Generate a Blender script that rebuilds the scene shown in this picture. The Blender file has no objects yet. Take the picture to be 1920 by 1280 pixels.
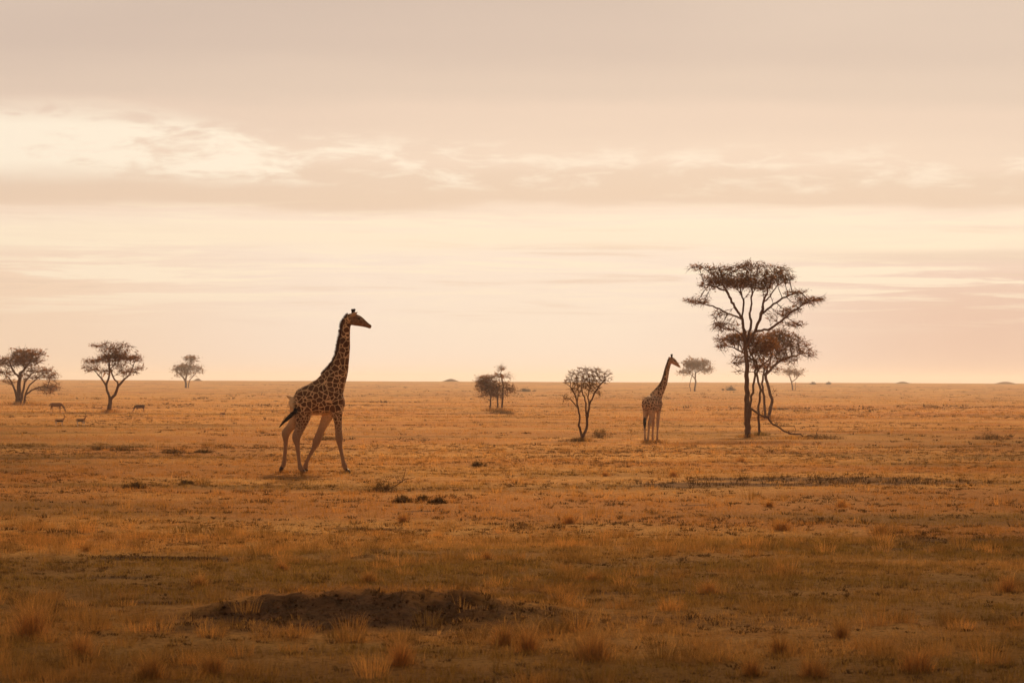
import bpy, bmesh, math, random
import numpy as np
from mathutils import Vector, Matrix, Euler

R = math.radians
scene = bpy.context.scene
C = scene.collection
rng = np.random.default_rng(7)
random.seed(7)

# ------------------------------------------------------------------ camera
EYE = 2.6
FPX = 5333.3                       # focal length in pixels of the 1920 px wide photograph (100 mm on 36 mm)
HORIZON = 713.6                    # picture row of the true horizon in the middle
cam_data = bpy.data.cameras.new("camera")
cam = bpy.data.objects.new("camera", cam_data)
C.objects.link(cam)
scene.camera = cam
cam_data.sensor_width = 36.0
cam_data.lens = 100.0
cam_data.clip_start = 0.5
cam_data.clip_end = 20000
PITCH = math.atan((HORIZON - 640) / FPX)
ROLL = R(0.21)
CAM_M = Matrix.Translation((0, 0, EYE)) @ Matrix.Rotation(R(90) + PITCH, 4, 'X') @ Matrix.Rotation(ROLL, 4, 'Z')
cam.matrix_world = CAM_M
cam_data.dof.use_dof = True
cam_data.dof.focus_distance = 85.0
cam_data.dof.aperture_fstop = 5.6

# ------------------------------------------------------------------ light
SUN_EL, SUN_AZ = R(30), R(9)       # azimuth to the right of the view direction (+y)
scene.view_settings.view_transform = 'Standard'
scene.view_settings.look = 'None'
scene.view_settings.exposure = 0.0
scene.view_settings.gamma = 1.0
sun_data = bpy.data.lights.new("sun", 'SUN')
sun_data.energy = 4.7
sun_data.angle = R(8)
sun_data.color = (1.0, 0.66, 0.38)
sun = bpy.data.objects.new("sun", sun_data)
C.objects.link(sun)
sd = Vector((math.sin(SUN_AZ) * math.cos(SUN_EL), math.cos(SUN_AZ) * math.cos(SUN_EL), math.sin(SUN_EL)))
sun.rotation_euler = sd.to_track_quat('Z', 'Y').to_euler()
sun.location = (20, 100, 120)


def lin(r, g, b):
    f = lambda c: (c / 255 / 12.92) if c / 255 <= 0.04045 else ((c / 255 + 0.055) / 1.055) ** 2.4
    return (f(r), f(g), f(b), 1.0)


class NT:
    """small helper for building node trees"""
    def __init__(self, tree):
        self.t = tree
        self.n = tree.nodes
        self.l = tree.links

    def node(self, kind, **kw):
        n = self.n.new(kind)
        for k, v in kw.items():
            setattr(n, k, v)
        return n

    def put(self, sock, v):
        if hasattr(v, 'is_output'):
            self.l.new(v, sock)
        else:
            sock.default_value = v

    def math(self, op, a, b=None, c=None, clamp=False):
        n = self.node('ShaderNodeMath', operation=op)
        n.use_clamp = clamp
        self.put(n.inputs[0], a)
        if b is not None:
            self.put(n.inputs[1], b)
        if c is not None:
            self.put(n.inputs[2], c)
        return n.outputs[0]

    def vec(self, x, y, z=0.0):
        n = self.node('ShaderNodeCombineXYZ')
        self.put(n.inputs[0], x); self.put(n.inputs[1], y); self.put(n.inputs[2], z)
        return n.outputs[0]

    def noise(self, vec, scale=1.0, detail=4.0, rough=0.5, dist=0.0):
        n = self.node('ShaderNodeTexNoise')
        self.put(n.inputs['Vector'], vec)
        n.inputs['Scale'].default_value = scale
        n.inputs['Detail'].default_value = detail
        n.inputs['Roughness'].default_value = rough
        n.inputs['Distortion'].default_value = dist
        return n.outputs[0]

    def smooth(self, x, a, b, lo=0.0, hi=1.0):
        n = self.node('ShaderNodeMapRange', interpolation_type='SMOOTHSTEP')
        self.put(n.inputs['Value'], x)
        n.inputs['From Min'].default_value = a
        n.inputs['From Max'].default_value = b
        n.inputs['To Min'].default_value = lo
        n.inputs['To Max'].default_value = hi
        return n.outputs[0]

    def mix(self, f, a, b, blend='MIX'):
        n = self.node('ShaderNodeMix', data_type='RGBA', blend_type=blend)
        self.put(n.inputs[0], f); self.put(n.inputs[6], a); self.put(n.inputs[7], b)
        return n.outputs[2]

    def ramp(self, f, stops, interp='LINEAR'):
        n = self.node('ShaderNodeValToRGB')
        e = n.color_ramp.elements
        n.color_ramp.interpolation = interp
        while len(e) < len(stops):
            e.new(0.5)
        for k, (p, c) in enumerate(stops):
            e[k].position = p
            e[k].color = c if len(c) == 4 else (*c, 1)
        self.put(n.inputs[0], f)
        return n.outputs[0]


# ------------------------------------------------------------------ sky: thin warm cloud over a low hazy sun
world = bpy.data.worlds.new("World")
scene.world = world
world.use_nodes = True
wt = NT(world.node_tree)
wt.n.clear()
out = wt.node('ShaderNodeOutputWorld')
bg = wt.node('ShaderNodeBackground')
wt.l.new(bg.outputs[0], out.inputs[0])
tc = wt.node('ShaderNodeTexCoord')
sep = wt.node('ShaderNodeSeparateXYZ')
nrm = wt.node('ShaderNodeVectorMath', operation='NORMALIZE')
wt.l.new(tc.outputs['Generated'], nrm.inputs[0])
wt.l.new(nrm.outputs[0], sep.inputs[0])
az = wt.math('ARCTAN2', sep.outputs[0], sep.outputs[1])
el = wt.math('ARCSINE', sep.outputs[2])
u = wt.math('MULTIPLY', az, FPX)          # units: 1/5333 rad
v = wt.math('MULTIPLY', el, FPX)
w1 = wt.noise(wt.vec(wt.math('DIVIDE', u, 520), wt.math('DIVIDE', v, 90), 3.1), 1.0, 5, 0.55)
w2 = wt.noise(wt.vec(wt.math('DIVIDE', u, 1500), wt.math('DIVIDE', v, 400), 8.7), 1.0, 2, 0.5)
vw = wt.math('ADD', v, wt.math('MULTIPLY', wt.math('SUBTRACT', w1, 0.5), 70))
vw = wt.math('ADD', vw, wt.math('MULTIPLY', wt.math('SUBTRACT', w2, 0.5), 60))
S = lin
base = wt.ramp(wt.math('DIVIDE', vw, 1200), [
    (0.00, S(246, 222, 203)), (0.06, S(247, 225, 206)), (0.17, S(247, 225, 206)), (0.235, S(249, 228, 208)),
    (0.258, S(245, 220, 198)), (0.272, S(231, 202, 177)), (0.315, S(231, 203, 179)), (0.345, S(237, 210, 187)), (0.41, S(229, 202, 181)),
    (0.45, S(218, 193, 174)), (0.52, S(206, 182, 166)), (0.62, S(199, 176, 161)), (0.80, S(190, 168, 154)), (1.0, S(178, 158, 145))], 'EASE')
# warmer, pinker air low on the right and left
rmask = wt.math('MULTIPLY', wt.smooth(u, 150, 900), wt.smooth(v, 330, 120))
base = wt.mix(wt.math('MULTIPLY', rmask, 0.9), base, S(229, 190, 168))
lmask = wt.math('MULTIPLY', wt.smooth(u, -250, -950), wt.smooth(v, 380, 150))
base = wt.mix(wt.math('MULTIPLY', lmask, 0.6), base, S(240, 203, 168))
# glow of the veiled sun low in the middle
gl = wt.math('MULTIPLY', wt.smooth(wt.math('ABSOLUTE', wt.math('SUBTRACT', u, 40)), 620, 0), wt.smooth(wt.math('ABSOLUTE', wt.math('SUBTRACT', v, 90)), 210, 0))
base = wt.mix(wt.math('MULTIPLY', gl, 0.4), base, S(252, 232, 206))
# fine level streaks
s1 = wt.noise(wt.vec(wt.math('DIVIDE', u, 460), wt.math('DIVIDE', v, 24), 1.3), 1.0, 8, 0.66, 0.4)
smask = wt.math('MULTIPLY', wt.smooth(v, 70, 190), wt.smooth(v, 345, 285))
base = wt.mix(wt.math('MULTIPLY', wt.smooth(s1, 0.47, 0.60), wt.math('MULTIPLY', smask, 0.9)), base, S(253, 233, 206))
base = wt.mix(wt.math('MULTIPLY', wt.smooth(s1, 0.47, 0.30), wt.math('MULTIPLY', smask, 0.8)), base, S(233, 203, 178))
# bright band running level across the picture
b1 = wt.math('MULTIPLY', wt.smooth(wt.math('ABSOLUTE', wt.math('SUBTRACT', wt.math('ADD', v, wt.math('MULTIPLY', wt.math('SUBTRACT', w1, .5), 60)), 268)), 44, 4), 0.75)
base = wt.mix(b1, base, S(252, 231, 202))
# ragged bright billows, strongest on the left
b2 = wt.noise(wt.vec(wt.math('DIVIDE', u, 150), wt.math('DIVIDE', v, 40), 5.9), 1.0, 9, 0.60, 0.5)
b3 = wt.noise(wt.vec(wt.math('DIVIDE', u, 52), wt.math('DIVIDE', v, 12), 2.2), 1.0, 6, 0.60, 0.4)
axis = wt.math('ADD', wt.math('MULTIPLY', wt.smooth(u, -900, 100), -46), 438)
wid = wt.math('ADD', wt.math('MULTIPLY', wt.smooth(u, -850, -250), -26), 82)
bm_ = wt.smooth(wt.math('DIVIDE', wt.math('ABSOLUTE', wt.math('SUBTRACT', wt.math('ADD', v, wt.math('MULTIPLY', wt.math('SUBTRACT', w1, .5), 60)), axis)), wid), 1.08, 0.45)
bm_ = wt.math('MULTIPLY', bm_, wt.smooth(u, -500, 300, 1.0, 0.45))
side = wt.smooth(u, -960, -250, 0.17, 0.0)
lumps = wt.math('ADD', wt.math('MULTIPLY', b2, .72), wt.math('MULTIPLY', b3, .28))
bil = wt.smooth(wt.math('ADD', lumps, side), 0.46, 0.66)
base = wt.mix(wt.math('MULTIPLY', wt.math('MULTIPLY', bil, bm_), 0.95), base, S(253, 237, 214))
# thin shreds of the same cloud trailing over the grey bank to the right
sh = wt.math('MULTIPLY', wt.smooth(wt.math('ABSOLUTE', wt.math('SUBTRACT', v, wt.math('ADD', wt.math('MULTIPLY', wt.smooth(u, -400, 700), -30), 420))), 60, 12), wt.smooth(u, -600, -200))
base = wt.mix(wt.math('MULTIPLY', wt.math('MULTIPLY', sh, wt.smooth(lumps, 0.48, 0.70)), wt.smooth(u, -300, 700, 0.7, 0.4)), base, S(251, 231, 208))
# soft mottling of the grey bank above
base = wt.mix(wt.math('MULTIPLY', wt.smooth(w2, .4, .65), wt.math('MULTIPLY', wt.smooth(v, 480, 600), .35)), base, S(224, 200, 180))
# a few dark level shreds on the right
d1 = wt.math('MULTIPLY', wt.smooth(wt.math('ABSOLUTE', wt.math('SUBTRACT', v, 232)), 20, 3), wt.smooth(u, 350, 800))
base = wt.mix(wt.math('MULTIPLY', d1, wt.smooth(w1, 0.38, 0.56, 0.15, 0.7)), base, S(232, 205, 182))
# the cloud deck is thicker and darker higher up and behind the viewer
up = wt.smooth(v, 650, 3000, 1.0, 0.55)
behind = wt.smooth(sep.outputs[1], -0.2, 0.9, 0.7, 1.0)
shade = wt.math('MULTIPLY', up, behind)
base = wt.mix(1.0, base, wt.vec(shade, shade, shade), 'MULTIPLY')
sky = wt.node('ShaderNodeTexSky', sky_type='NISHITA')
sky.sun_disc = False
sky.sun_elevation = SUN_EL
sky.sun_rotation = SUN_AZ
sky.dust_density = 4.0
skyc = wt.mix(1.0, sky.outputs[0], (0.1, 0.1, 0.1, 1), 'MULTIPLY')
wt.put(bg.inputs['Color'], wt.mix(0.94, skyc, base))
bg.inputs['Strength'].default_value = 1.0

# ------------------------------------------------------------------ helpers


def tag(o, label=None, cat=None, group=None, kind=None):
    if label:
        o['label'] = label
    if cat:
        o['category'] = cat
    if group:
        o['group'] = group
    if kind:
        o['kind'] = kind
    return o


def empty(name, loc, rz=0.0):
    o = bpy.data.objects.new(name, None)
    o.location = loc
    o.rotation_euler = (0, 0, rz)
    o.empty_display_size = 0.2
    C.objects.link(o)
    return o


def link(name, me, mat, parent=None, loc=None):
    o = bpy.data.objects.new(name, me)
    me.name = name
    if mat is not None:
        me.materials.append(mat)
    C.objects.link(o)
    if parent is not None:
        o.parent = parent
    if loc is not None:
        o.location = loc
    return o


def mesh_tris(V, F, col=None, smooth=False):
    me = bpy.data.meshes.new("m")
    V = np.ascontiguousarray(V, dtype=np.float32)
    F = np.ascontiguousarray(F, dtype=np.int32)
    me.vertices.add(len(V))
    me.vertices.foreach_set('co', V.ravel())
    k = F.shape[1]
    me.loops.add(F.size)
    me.loops.foreach_set('vertex_index', F.ravel())
    me.polygons.add(len(F))
    me.polygons.foreach_set('loop_start', np.arange(0, F.size, k, dtype=np.int32))
    if smooth:
        me.polygons.foreach_set('use_smooth', np.ones(len(F), dtype=bool))
    if col is not None:
        a = me.attributes.new('tint', 'FLOAT_COLOR', 'POINT')
        c4 = np.ones((len(V), 4), dtype=np.float32)
        c4[:, :3] = col
        a.data.foreach_set('color', c4.ravel())
    me.update(calc_edges=True)
    return me


def lattice(ix, iy, seed):
    h = (ix.astype(np.int64) * 374761393 + iy.astype(np.int64) * 668265263 + seed * 974634777) & 0xFFFFFFFF
    h = ((h ^ (h >> 13)) * 1274126177) & 0xFFFFFFFF
    h = (h ^ (h >> 16)) & 0xFFFFFF
    return h / float(0xFFFFFF)


def vnoise(x, y, seed=0, octaves=4, rough=0.5):
    x = np.asarray(x, dtype=np.float64); y = np.asarray(y, dtype=np.float64)
    tot = np.zeros(np.broadcast(x, y).shape); amp = 1.0; s = 0.0
    for o in range(octaves):
        fx, fy = x * 2 ** o + 17.3 * o, y * 2 ** o - 9.1 * o
        ix, iy = np.floor(fx), np.floor(fy)
        tx, ty = fx - ix, fy - iy
        tx = tx * tx * (3 - 2 * tx); ty = ty * ty * (3 - 2 * ty)
        a = lattice(ix, iy, seed + o); b = lattice(ix + 1, iy, seed + o)
        c = lattice(ix, iy + 1, seed + o); d = lattice(ix + 1, iy + 1, seed + o)
        tot = tot + amp * ((a * (1 - tx) + b * tx) * (1 - ty) + (c * (1 - tx) + d * tx) * ty)
        s += amp; amp *= rough
    return tot / s


def sstep(x, a, b):
    t = np.clip((x - a) / (b - a), 0, 1)
    return t * t * (3 - 2 * t)


# ------------------------------------------------------------------ terrain
MOUND = (-1.45, 31.5)


def ground_z(x, y):
    x = np.asarray(x, dtype=np.float64); y = np.asarray(y, dtype=np.float64)
    z = (vnoise(x / 6, y / 6, 3, 3) - 0.5) * 0.10
    z = z + (vnoise(x / 0.7, y / 0.7, 5, 3) - 0.5) * 0.05 * sstep(-y, -140, -60)
    z = z + 2.1 * sstep(y, 500, 1300) - 60 * sstep(y, 1350, 6000)
    z = z + (vnoise(x / 60, y / 160, 11, 3) - 0.5) * 0.5 * sstep(y, 500, 1100)
    # low spread of dug earth in the foreground
    dx, dy = (x - MOUND[0]) / 2.1, (y - MOUND[1]) / 1.05
    m = np.exp(-(dx * dx) ** 1.6 - dy * dy)
    lump = 0.65 + 0.9 * (vnoise(x / 0.8, y / 0.5, 21, 4, 0.6) - 0.35)
    z = z + 0.30 * m * lump + 0.20 * m * (vnoise(x / 0.30, y / 0.26, 23, 4, .65) - .5)
    return z


def gz(x, y):
    return float(ground_z(np.array([x]), np.array([y]))[0])


CAM_R = np.array(CAM_M.to_3x3())


def ray(px, py):
    d = CAM_R @ np.array([(px - 960) / FPX, (640 - py) / FPX, -1.0])
    return d / d[1]


def hit(px, py):
    """the spot of ground seen at a pixel of the photograph"""
    d = ray(px, py)
    ys = 15.0 * 1.0015 ** np.arange(3000)
    ys = ys[ys < 1320]
    below = EYE + d[2] * ys <= ground_z(d[0] * ys, ys)
    y = float(ys[np.argmax(below)]) if below.any() else 1300.0
    return float(d[0] * y), y


# dark bare earth and green flushes, as soft-edged patches: (px, py, half width m, half depth m, strength)
PATCH = []
for px, py, hw, hd, s in [(690, 1143, 1.75, 1.1, .9), (900, 1148, .8, .7, .75), (1000, 1150, .6, .45, .6), (300, 1047, .9, .5, .9), (410, 1051, .7, .4, .7), (225, 1082, .5, .3, .7),
                          (680, 992, .55, .35, .9), (803, 958, .45, .35, .9), (1390, 908, 2.4, 1.5, .8), (1530, 899, 3.2, 1.9, .75), (1250, 912, 1.5, .6, .7),
                          (1690, 906, 3.0, 1.4, .65), (560, 1172, 1.5, .7, .55), (800, 1180, 1.5, .6, .5), (1020, 1163, .7, .4, .5), (1195, 867, .8, .7, .7), (1310, 947, .35, .25, .8), (130, 858, 3.0, 1.3, .5), (1250, 1110, 1.0, .5, .5), (1330, 1165, 1.2, .5, .4),
                          (330, 1130, .5, .25, .6), (100, 1000, .8, .5, .5), (1850, 1015, 1.4, .9, .5), (1760, 1030, 1.0, .6, .45), (930, 775, 4.5, 3.0, .5), (1090, 828, 2.0, 1.2, .4)]:
    x_, y_ = hit(px, py)
    PATCH.append((x_, y_, hw, hd, s))


def soil_mask(x, y):
    r = vnoise(x / 0.9, y / 0.9, 31, 4, 0.65) - 0.5
    m = np.zeros(np.shape(x))
    for (cx, cy, hw, hd, s) in PATCH:
        d = ((x - cx) / hw) ** 2 + ((y - cy) / hd) ** 2
        m = np.maximum(m, s * sstep(-(d + 2.0 * r), -1.5, -0.5))
    return m


def green_shade_mask(x, y):
    """patches of green sward, plus foreground shade painted in as darker green"""
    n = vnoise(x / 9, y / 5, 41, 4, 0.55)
    n = n + 0.16 * sstep(-y, -42, -24) + 0.10 * np.exp(-(((x + 22) / 14) ** 2 + ((y - 110) / 50) ** 2))  # the near term paints foreground shade in as extra dark green
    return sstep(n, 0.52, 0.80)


def red_mask(x, y):
    return sstep(vnoise(x / 12, y / 7, 51, 4, 0.55), 0.44, 0.66)


def grid_ground():
    ys = [-60, -30, -10, 0, 5, 10]
    y = 14.0
    while y < 7000:
        ys.append(y)
        y *= 1.004 if y < 36 else (1.0085 if y < 300 else 1.02)
    ys = np.array(ys)
    nc = 520
    t = np.linspace(-1, 1, nc)
    t = np.sign(t) * np.abs(t) ** 1.35
    W = 14 + 0.5 * np.abs(ys)
    X = t[None, :] * W[:, None]
    Y = np.repeat(ys[:, None], nc, 1)
    Z = ground_z(X, Y)
    V = np.stack([X, Y, Z], -1).reshape(-1, 3)
    n = len(ys)
    i = np.arange(n - 1)[:, None] * nc + np.arange(nc - 1)[None, :]
    F = np.stack([i, i + 1, i + nc + 1, i + nc], -1).reshape(-1, 4)
    col = np.stack([soil_mask(V[:, 0], V[:, 1]), green_shade_mask(V[:, 0], V[:, 1]), red_mask(V[:, 0], V[:, 1])], -1)
    return mesh_tris(V, F, col, smooth=True)


def new_mat(name):
    m = bpy.data.materials.new(name)
    m.use_nodes = True
    t = NT(m.node_tree)
    t.n.clear()
    o = t.node('ShaderNodeOutputMaterial')
    return m, t, o


def principled(t, o, col, rough=0.9, spec=0.2):
    p = t.node('ShaderNodeBsdfPrincipled')
    t.put(p.inputs['Base Color'], col)
    p.inputs['Roughness'].default_value = rough
    p.inputs['Specular IOR Level'].default_value = spec
    t.l.new(p.outputs[0], o.inputs[0])
    return p


def mat_ground():
    m, t, o = new_mat("dry_ground")
    at = t.node('ShaderNodeAttribute', attribute_name='tint')
    s = t.node('ShaderNodeSeparateColor')
    t.l.new(at.outputs['Color'], s.inputs[0])
    g = t.node('ShaderNodeNewGeometry')
    pos = g.outputs['Position']
    n1 = t.noise(pos, 0.9, 6, 0.65)
    n2 = t.noise(pos, 12.0, 6, 0.74)
    n3 = t.noise(pos, 0.045, 5, 0.6)
    c = t.mix(t.smooth(n1, 0.35, 0.65), (0.74, 0.40, 0.105, 1), (0.60, 0.285, 0.068, 1))
    c = t.mix(t.math('MULTIPLY', s.outputs[2], 0.6), c, (0.45, 0.165, 0.036, 1))
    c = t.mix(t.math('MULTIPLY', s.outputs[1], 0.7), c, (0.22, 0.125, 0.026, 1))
    c = t.mix(t.smooth(n3, 0.42, 0.66, 0, 0.5), c, (0.42, 0.22, 0.06, 1))
    c = t.mix(t.smooth(n2, 0.48, 0.62, 0, 0.68), c, (0.085, 0.042, 0.013, 1))
    c = t.mix(s.outputs[0], c, t.mix(t.smooth(t.noise(pos, 4.5, 6, .72), .38, .62), (0.026, 0.012, 0.006, 1), (0.115, 0.052, 0.022, 1)))
    p = principled(t, o, c, 1.0, 0.05)
    b = t.node('ShaderNodeBump')
    b.inputs['Strength'].default_value = 1.0
    b.inputs['Distance'].default_value = 0.06
    t.put(b.inputs['Height'], t.math('ADD', n2, n1))
    t.l.new(b.outputs[0], p.inputs['Normal'])
    return m


tag(link('ground', grid_ground(), mat_ground()), 'dry ochre savanna plain reaching the level horizon', kind='structure')


# ------------------------------------------------------------------ unseen blocker added between the sun and the foreground to shade it
def shade_blocker_mesh():
    """lumpy slab added out of view above the plain, shaped to shade the nearest grass"""
    base = 110.0
    off = np.array([math.sin(SUN_AZ), math.cos(SUN_AZ)]) * base / math.tan(SUN_EL)
    nx, ny = 120, 60
    xs = np.linspace(-95, 95, nx)
    X = np.repeat(xs[:, None], ny, 1)
    front = 27 + 42 * np.minimum((xs / 16) ** 2, 3.2) + 16 * (vnoise(xs / 26, xs * 0 + 2, 91, 3) - .5)  # front edge curves so the added shade also covers both sides
    back = -25 - 12 * vnoise(xs / 30, xs * 0 + 7, 92, 3)
    t = np.linspace(0, 1, ny)
    Y = back[:, None] + (front - back)[:, None] * t[None, :]
    edge = np.minimum(np.sin(np.pi * t)[None, :], 1.0) ** .5 * np.clip(1 - (np.abs(X) / 95) ** 6, 0, 1) ** .5
    lump = .4 + 1.1 * vnoise(X / 14, Y / 14, 93, 4, .55)
    top = base + 22 * edge * lump
    bot = base - 3.0 * edge * vnoise(X / 18, Y / 18, 94, 3)
    V = np.concatenate([np.stack([X + off[0], Y + off[1], top], -1).reshape(-1, 3), np.stack([X + off[0], Y + off[1], bot], -1).reshape(-1, 3)])
    i = np.arange(nx - 1)[:, None] * ny + np.arange(ny - 1)[None, :]
    F = np.stack([i, i + ny, i + ny + 1, i + 1], -1).reshape(-1, 4)
    N = nx * ny
    return mesh_tris(V, np.concatenate([F, (F + N)[:, ::-1]]), smooth=True)


m, t, o = new_mat("shade_blocker_mat")
g_ = t.node('ShaderNodeNewGeometry')
principled(t, o, t.mix(t.noise(g_.outputs['Position'], .05, 5, .6), (.72, .66, .60, 1), (.85, .80, .75, 1)), 1.0, 0.0)
tag(link('shade_blocker', shade_blocker_mesh(), m), 'added unseen blocker shading the nearest grass', kind='structure')

# ------------------------------------------------------------------ foliage material (per-vertex tint)
def mat_leaf(name, trans=0.4, tint=(1, 1, 1)):
    m, t, o = new_mat(name)
    at = t.node('ShaderNodeAttribute', attribute_name='tint')
    c = t.mix(1.0, at.outputs['Color'], (*tint, 1), 'MULTIPLY')
    d = t.node('ShaderNodeBsdfDiffuse'); t.put(d.inputs[0], c)
    r = t.node('ShaderNodeBsdfTranslucent'); t.put(r.inputs[0], c)
    mx = t.node('ShaderNodeMixShader')
    mx.inputs[0].default_value = trans
    t.l.new(d.outputs[0], mx.inputs[1]); t.l.new(r.outputs[0], mx.inputs[2])
    t.l.new(mx.outputs[0], o.inputs[0])
    return m


M_GRASS = mat_leaf("dry_grass_blades", 0.45)
M_LEAF = mat_leaf("acacia_leaves", 0.42)
M_SHRUB = mat_leaf("shrub_leaves", 0.3)
M_HERB = mat_leaf("weed_leaves", 0.12)


def mat_bark():
    m, t, o = new_mat("acacia_bark")
    tc = t.node('ShaderNodeTexCoord')
    mp = t.node('ShaderNodeMapping')
    mp.inputs['Scale'].default_value = (9, 9, 1.6)
    t.l.new(tc.outputs['Object'], mp.inputs[0])
    n = t.noise(mp.outputs[0], 1.5, 5, 0.65)
    c = t.mix(n, (0.060, 0.029, 0.015, 1), (0.24, 0.115, 0.058, 1))
    p = principled(t, o, c, 0.95, 0.1)
    b = t.node('ShaderNodeBump')
    b.inputs['Strength'].default_value = 0.7
    b.inputs['Distance'].default_value = 0.03
    t.put(b.inputs['Height'], n)
    t.l.new(b.outputs[0], p.inputs['Normal'])
    return m


M_BARK = mat_bark()

STRAW = np.array([0.76, 0.41, 0.112]); RUST = np.array([0.56, 0.24, 0.052]); OLIVE = np.array([0.26, 0.16, 0.032])
DARK = np.array([0.070, 0.040, 0.016]); BROWN = np.array([0.24, 0.125, 0.045]); PALE = np.array([0.66, 0.45, 0.21])


def blades3(P, h, w, ang, lean, col, tipcol=None):
    """one triangle per blade"""
    n = len(P)
    side = np.stack([-np.sin(ang), np.cos(ang), np.zeros(n)], -1) * (w * 0.5)[:, None]
    up = np.stack([np.cos(ang) * lean * h, np.sin(ang) * lean * h, h], -1)
    V = np.empty((n, 3, 3))
    V[:, 0] = P - side; V[:, 1] = P + side; V[:, 2] = P + up
    V[:, :2, 2] -= 0.01
    c = np.repeat(col[:, None, :], 3, 1)
    if tipcol is not None:
        c[:, 2] = tipcol
    F = np.arange(3 * n).reshape(n, 3)
    return V.reshape(-1, 3), F, c.reshape(-1, 3)


def blades5(P, h, w, ang, lean, col):
    """a bent blade: three triangles"""
    n = len(P)
    twist = ang + rng.uniform(-1.2, 1.2, n)
    side = np.stack([-np.sin(twist), np.cos(twist), np.zeros(n)], -1) * (w * 0.5)[:, None]
    d = np.stack([np.cos(ang), np.sin(ang), np.zeros(n)], -1)
    zz = np.array([0, 0, 1.0])
    mid = P + d * (lean * h * 0.35)[:, None] + zz * (h * 0.6)[:, None]
    tip = P + d * (lean * h)[:, None] + zz * (h * np.clip(1 - 0.25 * lean, 0.3, 1))[:, None]
    V = np.stack([P - side, P + side, mid - side * 0.7, mid + side * 0.7, tip], 1)
    b = np.arange(n)[:, None] * 5
    F = np.concatenate([b + np.array([0, 1, 3]), b + np.array([0, 3, 2]), b + np.array([2, 3, 4])], 0)
    return V.reshape(-1, 3), F, np.repeat(col, 5, 0)


def join(parts):
    Vs, Fs, Cs, o = [], [], [], 0
    for V, F, c in parts:
        Vs.append(V); Fs.append(F + o); Cs.append(c); o += len(V)
    return np.concatenate(Vs), np.concatenate(Fs), np.concatenate(Cs)


def scatter(n, y0, y1, spread=0.27, pad=3.0, power=1.0):
    """points of the plain, from y0 to y1 metres ahead, a little wider than the view"""
    q = rng.uniform(0, 1, n)
    if power == 1.0:      # even per square metre
        y = np.sqrt(y0 ** 2 + q * (y1 ** 2 - y0 ** 2))
    else:                 # denser close up
        y = y0 * (y1 / y0) ** q
    x = rng.uniform(-1, 1, n) * (spread * y + pad)
    return x, y


def sward_colour(x, y, n):
    g, r = green_shade_mask(x, y), red_mask(x, y)
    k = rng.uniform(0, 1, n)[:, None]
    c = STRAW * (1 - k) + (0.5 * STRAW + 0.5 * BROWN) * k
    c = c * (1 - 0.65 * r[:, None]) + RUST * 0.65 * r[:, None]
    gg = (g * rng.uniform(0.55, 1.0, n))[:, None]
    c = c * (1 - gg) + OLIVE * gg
    return c * rng.uniform(0.75, 1.2, n)[:, None]


def tufts(n_tuft, y0, y1, per, hmean, w, radius, power=1.0, thin_on_soil=True, colour=None, lean=(0.2, 0.9), cover=None):
    x, y = scatter(n_tuft, y0, y1, power=power)
    keep = np.ones(n_tuft, bool)
    if thin_on_soil:
        keep &= rng.uniform(0, 1, n_tuft) > soil_mask(x, y) * 1.05
    if cover is not None:
        keep &= rng.uniform(0, 1, n_tuft) < cover(x, y)
    x, y = x[keep], y[keep]
    n = len(x)
    col = sward_colour(x, y, n) if colour is None else colour(x, y, n)
    hh = hmean * rng.lognormal(0, 0.35, n)
    X = np.repeat(x, per); Y = np.repeat(y, per); H = np.repeat(hh, per) * rng.uniform(0.5, 1.15, n * per)
    col = np.repeat(col, per, 0) * rng.uniform(0.8, 1.2, n * per)[:, None]
    a = rng.uniform(0, 2 * math.pi, n * per)
    rr = radius * np.sqrt(rng.uniform(0, 1, n * per))
    X = X + np.cos(a) * rr; Y = Y + np.sin(a) * rr
    P = np.stack([X, Y, ground_z(X, Y)], -1)
    return P, H, w * rng.uniform(0.6, 1.4, n * per), a, rng.uniform(lean[0], lean[1], n * per), col


# short grass of the plain: nobody could count it
def clumpy(sx, sy, seed, a, b):
    return lambda x, y: sstep(vnoise(x / sx, y / sy, seed, 3, 0.6), a, b)


parts = []
parts.append(blades5(*tufts(52000, 20, 48, 8, 0.065, 0.006, 0.08, cover=clumpy(1.2, 1.0, 61, 0.25, 0.6))))
parts.append(blades3(*tufts(42000, 44, 95, 7, 0.07, 0.010, 0.12, cover=clumpy(1.8, 1.6, 62, 0.25, 0.62))))
parts.append(blades3(*tufts(30000, 90, 210, 6, 0.08, 0.022, 0.2, cover=clumpy(4, 4, 63, 0.3, 0.62))))
parts.append(blades3(*tufts(24000, 200, 700, 6, 0.11, 0.06, 0.5, power=0, cover=clumpy(12, 14, 64, 0.3, 0.6))))
V, F, c = join(parts)
tag(link('grass', mesh_tris(V, F, c), M_GRASS), 'short dry ochre grass covering the whole plain', 'grass', kind='stuff')


def herb_colour(x, y, n):
    k = rng.uniform(0, 1, n)[:, None]
    return ((DARK * 1.1 + BROWN * .15) * (1 - k) + (0.5 * OLIVE + 0.8 * BROWN) * k) * rng.uniform(0.7, 1.5, n)[:, None]


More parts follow.
